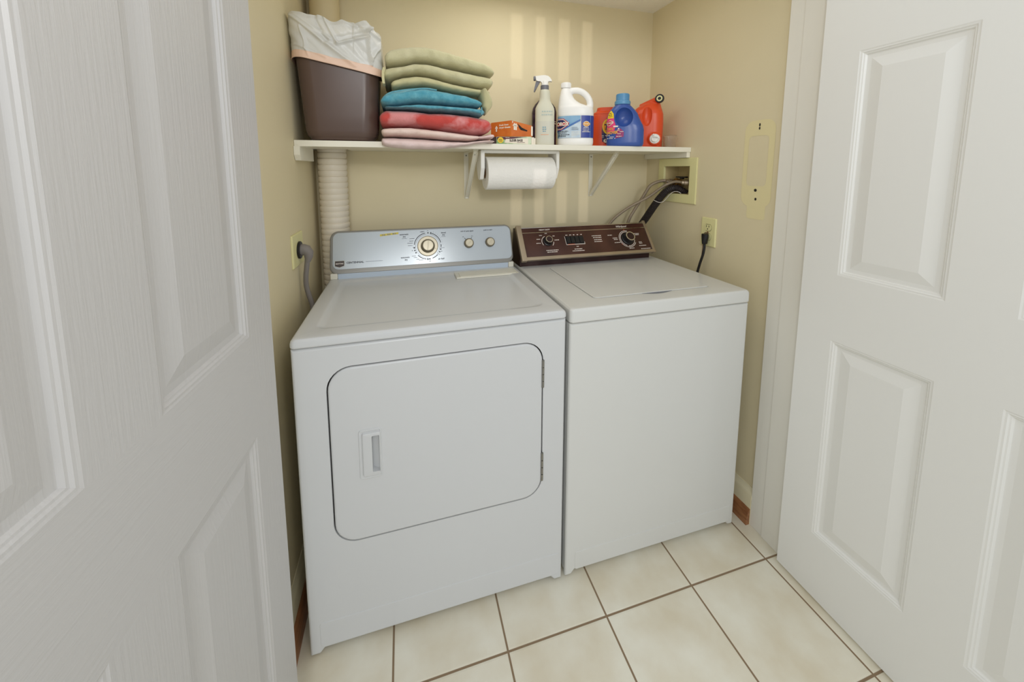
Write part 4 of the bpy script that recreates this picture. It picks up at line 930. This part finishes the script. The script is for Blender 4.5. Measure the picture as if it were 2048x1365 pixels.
# big detergent dispenser with tap
dx_, dy_ = 1.458, -.165
dj = thing('detergent_jug', 'large orange-red detergent dispenser jug with black cap and white push tap', 'jug', (dx_,dy_,ZS), YAW(dx_,dy_))
rows = densify([(0,-.012,.062,.050,3),(.005,-.012,.0665,.054,3),(.05,-.012,.068,.056,3),(.12,-.012,.0685,.056,2.9),(.155,-.012,.067,.055,2.8),(.172,-.0115,.062,.052,2.6),(.186,-.009,.0545,.045,2.4),(.198,-.001,.044,.036,2.2),(.206,.008,.030,.026,2),(.211,.014,.014,.012,2)], .006)
b = BM(); bottle_body(b, rows, 48)
tube(b, [(-.035,.004,.180),(-.010,.002,.198),(.014,-.008,.211),(.034,-.030,.220)], .0175, 20, rfun=lambda i: (.030,.023,.0185,.0160)[i])
lathe(b, [(.028,0),(.028,.016),(.025,.020)], 28, Matrix.Translation((.022,-.050,.040)) @ Matrix.Rotation(PI/2,4,'X'))
cut = ellipsoid((-.014,-.062,.147), (.0225,.024,.050), 32)
modded('jug_body', b, 'tide', dj, [('remesh',.0026),('smooth',6),('cut',cut)], angle=35)
TY = Matrix.Translation((.036,-.034,.2205)) @ Matrix.Rotation(-.12,4,'Z') @ Matrix.Rotation(PI/2,4,'X')
b = BM(); lathe(b, [(.0185,-.008),(.0192,-.006),(.0192,.008),(.0178,.010),(.0130,.010),(.0125,.007)], 40, TY, cap=True); kc = obj('vent_cap', b, 'black', dj)
b = BM(); lathe(b, [(.0125,.0072),(.0125,.0098),(.0070,.0098),(.0068,.0072)], 32, TY, cap=False); obj('yellow_ring', b, 'ivory', kc)
b = BM(); lathe(b, [(.0066,.006),(.0062,.0102)], 24, TY); obj('vent_button', b, 'black', kc)
TP = Matrix.Translation((.022,-.0705,.040)) @ Matrix.Rotation(PI/2,4,'X')
b = BM(); lathe(b, [(.0215,-.002),(.0215,.002),(.0195,.003),(.0195,.0015),(.017,.0015)], 40, TP); tp = obj('tap', b, 'whitep', dj)
b = BM(); lathe(b, [(.0145,.001),(.0145,.010),(.013,.0115)], 32, TP); box(b, (-.001,-.014,.0105), (.001,.014,.0130), T=TP); obj('tap_button', b, 'whitep', tp)
b = BM(); prism(b, [(.006,.050),(.024,.0475),(.0365,.044),(.0365,.0415),(.020,.041),(.006,.044)], lambda x,z: (x+.006,-.082,z), lambda x,z: (x+.006,-.074,z)); prism(b, [(.004,.055),(.010,.063),(.012,.056)], lambda x,z: (x+.006,-.080,z), lambda x,z: (x+.006,-.073,z)); obj('tap_lever', b, 'whitep', tp)
mcup = thing('measuring_cup', 'small clear plastic measuring cup at the right end of the shelf', 'cup', (1.5045,-.247,ZS), YAW(1.5045,-.247))
b = BM(); lathe(b, [(.0001,.0005),(.0235,.0005),(.0245,.003),(.0275,.053),(.0284,.054),(.0278,.0545),(.0264,.0535),(.0232,.0035),(.0001,.0025)], 40, cap=False); obj('cup', b, 'clear', mcup)

# ------------------------------------------------------------------ water box, hoses, outlets
wb = thing('water_box', 'pale yellow recessed laundry water box with two valves set in the right wall', 'laundry box', (R,-.225,1.281))
b = BM(); o1 = [(-.349,1.1775),(-.101,1.1775),(-.101,1.381),(-.349,1.381)]; i1 = [(-.3085,1.2185),(-.1415,1.2185),(-.1415,1.3435),(-.3085,1.3435)]
F1 = lambda d: (lambda y,z: (R-d,y,z))
fill2d(b, offset_poly(o1,.003), [offset_poly(i1,-.0015)], F1(.007)); ringwall(b, [F1(.0003)(*p) for p in o1], [F1(.005)(*p) for p in o1]); ringwall(b, [F1(.005)(*p) for p in o1], [F1(.007)(*p) for p in offset_poly(o1,.003)]); ringwall(b, [F1(.007)(*p) for p in offset_poly(i1,-.0015)], [F1(-.004)(*p) for p in i1])
obj('box_frame', b, 'ivory', wb, True, angle=40)
b = BM(); ringwall(b, [F1(-.003)(*p) for p in i1], [F1(-.080)(*p) for p in i1]); fill2d(b, i1, [], F1(-.080)); 
obj('box_recess', b, 'ivory2', wb, True, smooth=False)
def valve(y, x, z):
    b = BM(); lathe(b, [(.013,0),(.013,.016),(.017,.018),(.017,.032),(.011,.034),(.011,.05)], 8, Matrix.Translation((x+.05,y,z)) @ Matrix.Rotation(-PI/2,4,'Y')); box(b, (x+.015,y-.012,z-.035), (x+.045,y+.012,z), .004); 
    v = obj('valve', b, 'brass', wb, True)
valve(-.170, R+.020, 1.270); valve(-.278, R+.020, 1.268)
b = BM(); box(b, (R+.030,-.245,1.2905), (R+.045,-.180,1.2975), .002); box(b, (R+.032,-.222,1.284), (R+.045,-.205,1.296), .002); obj('valve_handle', b, 'black', wb, True)
b = BM(); box(b, (R+.030,-.3075,1.290), (R+.05,-.290,1.296), .0015); obj('valve_handle', b, 'black', wb, True)
def hose(name, label, pts, r, m, n=12):
    t = thing(name, label, 'hose', pts[0]); b = BM(); tube(b, resample(catmull(pts, 10), .006), r, n); obj('hose', b, m, t, True); return t
h1 = hose('water_hose', 'braided supply hose that leaves the box on the left and arches down steeply', [(R+.012,-.168,1.272),(R-.012,-.150,1.276),(1.535,-.130,1.268),(1.506,-.115,1.247),(1.486,-.095,1.194),(1.455,-.075,1.130),(1.428,-.062,1.062),(1.425,-.050,.95)], .0075, 'braid')
h2 = hose('water_hose', 'braided supply hose from the right valve running long and straight down left', [(R+.012,-.262,1.270),(1.565,-.215,1.272),(1.535,-.180,1.250),(1.489,-.130,1.196),(1.404,-.085,1.137),(1.325,-.062,1.062),(1.29,-.050,.95)], .0068, 'braid')
for hh_, p, d in ((h1,(R+.016,-.168,1.271),(-1,.25,.05)),(h2,(R+.022,-.272,1.269),(-.8,.6,.06))):
    b = BM(); lathe(b, [(.0095,-.002),(.0135,0),(.0135,.014),(.010,.016),(.0095,.026),(.008,.027)], 12, Matrix.Translation(p) @ Vector(d).to_track_quat('Z','Y').to_matrix().to_4x4()); obj('coupling', b, 'alu', hh_, True)
dr2 = thing('drain_hose', 'thick black corrugated drain hose running from the water box behind the washer', 'hose', (R+.03,-.24,1.222))
P_ = resample(catmull([(R+.034,-.250,1.219),(R+.018,-.238,1.234),(1.572,-.215,1.243),(1.545,-.198,1.232),(1.527,-.172,1.196),(1.515,-.140,1.148),(1.505,-.105,1.095),(1.492,-.078,1.045),(1.48,-.045,.95)], 14), .0016)
b = BM(); tube(b, P_, .016, 18, rfun=lambda i: .0176 if i % 4 in (0,1) else .0142); obj('corrugated_hose', b, 'hosep', dr2, True, angle=60)
b = BM(); tube(b, resample(catmull([(1.500,-.160,1.183),(1.512,-.181,1.174),(1.530,-.188,1.177),(1.541,-.196,1.192),(1.545,-.213,1.212),(1.555,-.226,1.226),(1.566,-.243,1.227),(R+.004,-.252,1.220)], 8), .004), .0014, 6); obj('tie_wire', b, 'wire', dr2, True)

def outlet(name, label, x, sgn, yc, zc, hw, hh, m):
    t = thing(name, label, 'outlet', (x,yc,zc)); b = BM()
    loft(b, [[(x-sgn*d,y,z) for y,z in rrect(yc-hw+e,zc-hh+e,yc+hw-e,zc+hh-e,.004,3)] for d, e in ((0.0003,0),(.003,0),(.0055,.002),(.006,.004))]); obj('cover_plate', b, m, t, True, angle=50); return t
ou = outlet('power_outlet', 'ivory duplex outlet on the right wall above the washer, black cord in its lower socket', R, 1, -.431, 1.069, .0385, .060, 'ivory')
for z in (1.0885, 1.0495):
    b = BM(); loft(b, [[(R-d,-.431+y,z+q) for y,q in [(.0170*math.cos(a),max(-.0130,min(.0130,.0170*math.sin(a)))) for a in [2*PI*k/32 for k in range(32)]]] for d in (.0055,.0085)]); rc = obj('receptacle', b, 'ivory', ou, True, angle=50)
    b = BM(); loft(b, [[(R-d,-.431+y,z+q) for y,q in [((.0170+e)*math.cos(a),max(-.0130-e,min(.0130+e,(.0170+e)*math.sin(a)))) for a in [2*PI*k/32 for k in range(32)]]] for d, e in ((.0062,.0002),(.0062,.0014))], cap=False); obj('socket_gap', b, 'dark', rc, True)
    b = BM()
    for y in (-.0065,.0065): box(b, (R-.0090,-.431+y-.0012,z+.001), (R-.0084,-.431+y+.0012,z+.0095))
    lathe(b, [(.0026,0),(.0026,.0006)], 12, Matrix.Translation((R-.0084,-.431,z-.006)) @ Matrix.Rotation(-PI/2,4,'Y')); obj('socket_slots', b, 'dark', rc, True, smooth=False)
b = BM(); lathe(b, [(.003,0),(.003,.0016)], 12, Matrix.Translation((R-.006,-.431,1.069)) @ Matrix.Rotation(-PI/2,4,'Y')); obj('screw', b, 'brass', ou, True)
pc = thing('washer_power_cord', 'black power cord plugged into the ivory outlet and hanging behind the washer', 'cord', (R-.012,-.435,1.05))
b = BM(); loft(b, [[(R-.0095-d,-.433+y,z) for y,d in [(w_*math.cos(a), .012+.012*math.sin(a)) for a in [2*PI*k/20 for k in range(20)]]] for w_, z in ((.010,1.063),(.0150,1.061),(.0148,1.050),(.0115,1.034),(.0085,1.022),(.006,1.020))]); obj('plug', b, 'black', pc, True)
b = BM(); tube(b, resample(catmull([(R-.0215,-.433,1.024),(R-.0225,-.434,1.000),(R-.024,-.430,.972),(R-.026,-.420,.935),(R-.027,-.410,.895),(R-.027,-.395,.83),(R-.027,-.36,.74)], 8), .005), .0052, 10); obj('cord', b, 'black', pc, True)
b = BM(); tube(b, resample(catmull([(R-.0095,-.434,1.0665),(R-.012,-.424,1.0665),(R-.011,-.414,1.055),(R-.010,-.4115,1.030),(R-.012,-.413,.995),(R-.0148,-.414,.958),(R-.018,-.412,.925),(R-.020,-.405,.880)], 8), .004), .0013, 6)
for k in range(1): lathe(b, [(.0032,0),(.0042,0),(.0042,.001),(.0032,.001),(.0032,0)], 14, Matrix.Translation((R-.0095,-.434,1.0672)) @ Matrix.Rotation(-PI/2,4,'Y'), cap=False)
obj('ground_wire', b, mat('brown_wire',(120,88,70),.5), pc, True)
lo = outlet('dryer_outlet', 'pale yellow dryer outlet on the left wall with a round black socket', 0, -1, -.3485, 1.070, .0620, .0535, 'ivory')
b = BM(); lathe(b, [(.0285,.005),(.0285,.011),(.027,.0125)], 36, Matrix.Translation((0,-.345,1.067)) @ Matrix.Rotation(PI/2,4,'Y')); obj('receptacle', b, 'black', lo, True)
pc2 = thing('dryer_power_cord', 'thick grey dryer cord with an angled plug in the left wall outlet', 'cord', (.02,-.345,1.06))
b = BM(); rings = []
for (x,y,z), r1, r2 in (((.0126,-.345,1.067),.019,.0175),((.022,-.345,1.067),.019,.017),((.030,-.345,1.063),.018,.016),((.0345,-.345,1.053),.016,.013),((.034,-.345,1.040),.0125,.0105),((.031,-.345,1.030),.010,.009),((.029,-.345,1.024),.008,.008)):
    k = len(rings); ang = (0,0,.5,1.1,1.45,1.6,1.6)[k]; ax = Vector((math.sin(ang),0,math.cos(ang)))
    rings.append([tuple(Vector((x,y,z))+ax*r1*math.cos(2*PI*j/24)+Vector((0,1,0))*r2*math.sin(2*PI*j/24)) for j in range(24)])
loft(b, rings); obj('plug', b, 'dcord', pc2, True, angle=50)
b = BM(); tube(b, resample(catmull([(.029,-.345,1.030),(.026,-.345,1.008),(.0215,-.343,.978),(.020,-.340,.945),(.025,-.338,.912),(.0335,-.336,.872),(.036,-.33,.80),(.036,-.32,.70)], 8), .005), .0078, 12); obj('cord', b, 'dcord', pc2, True)
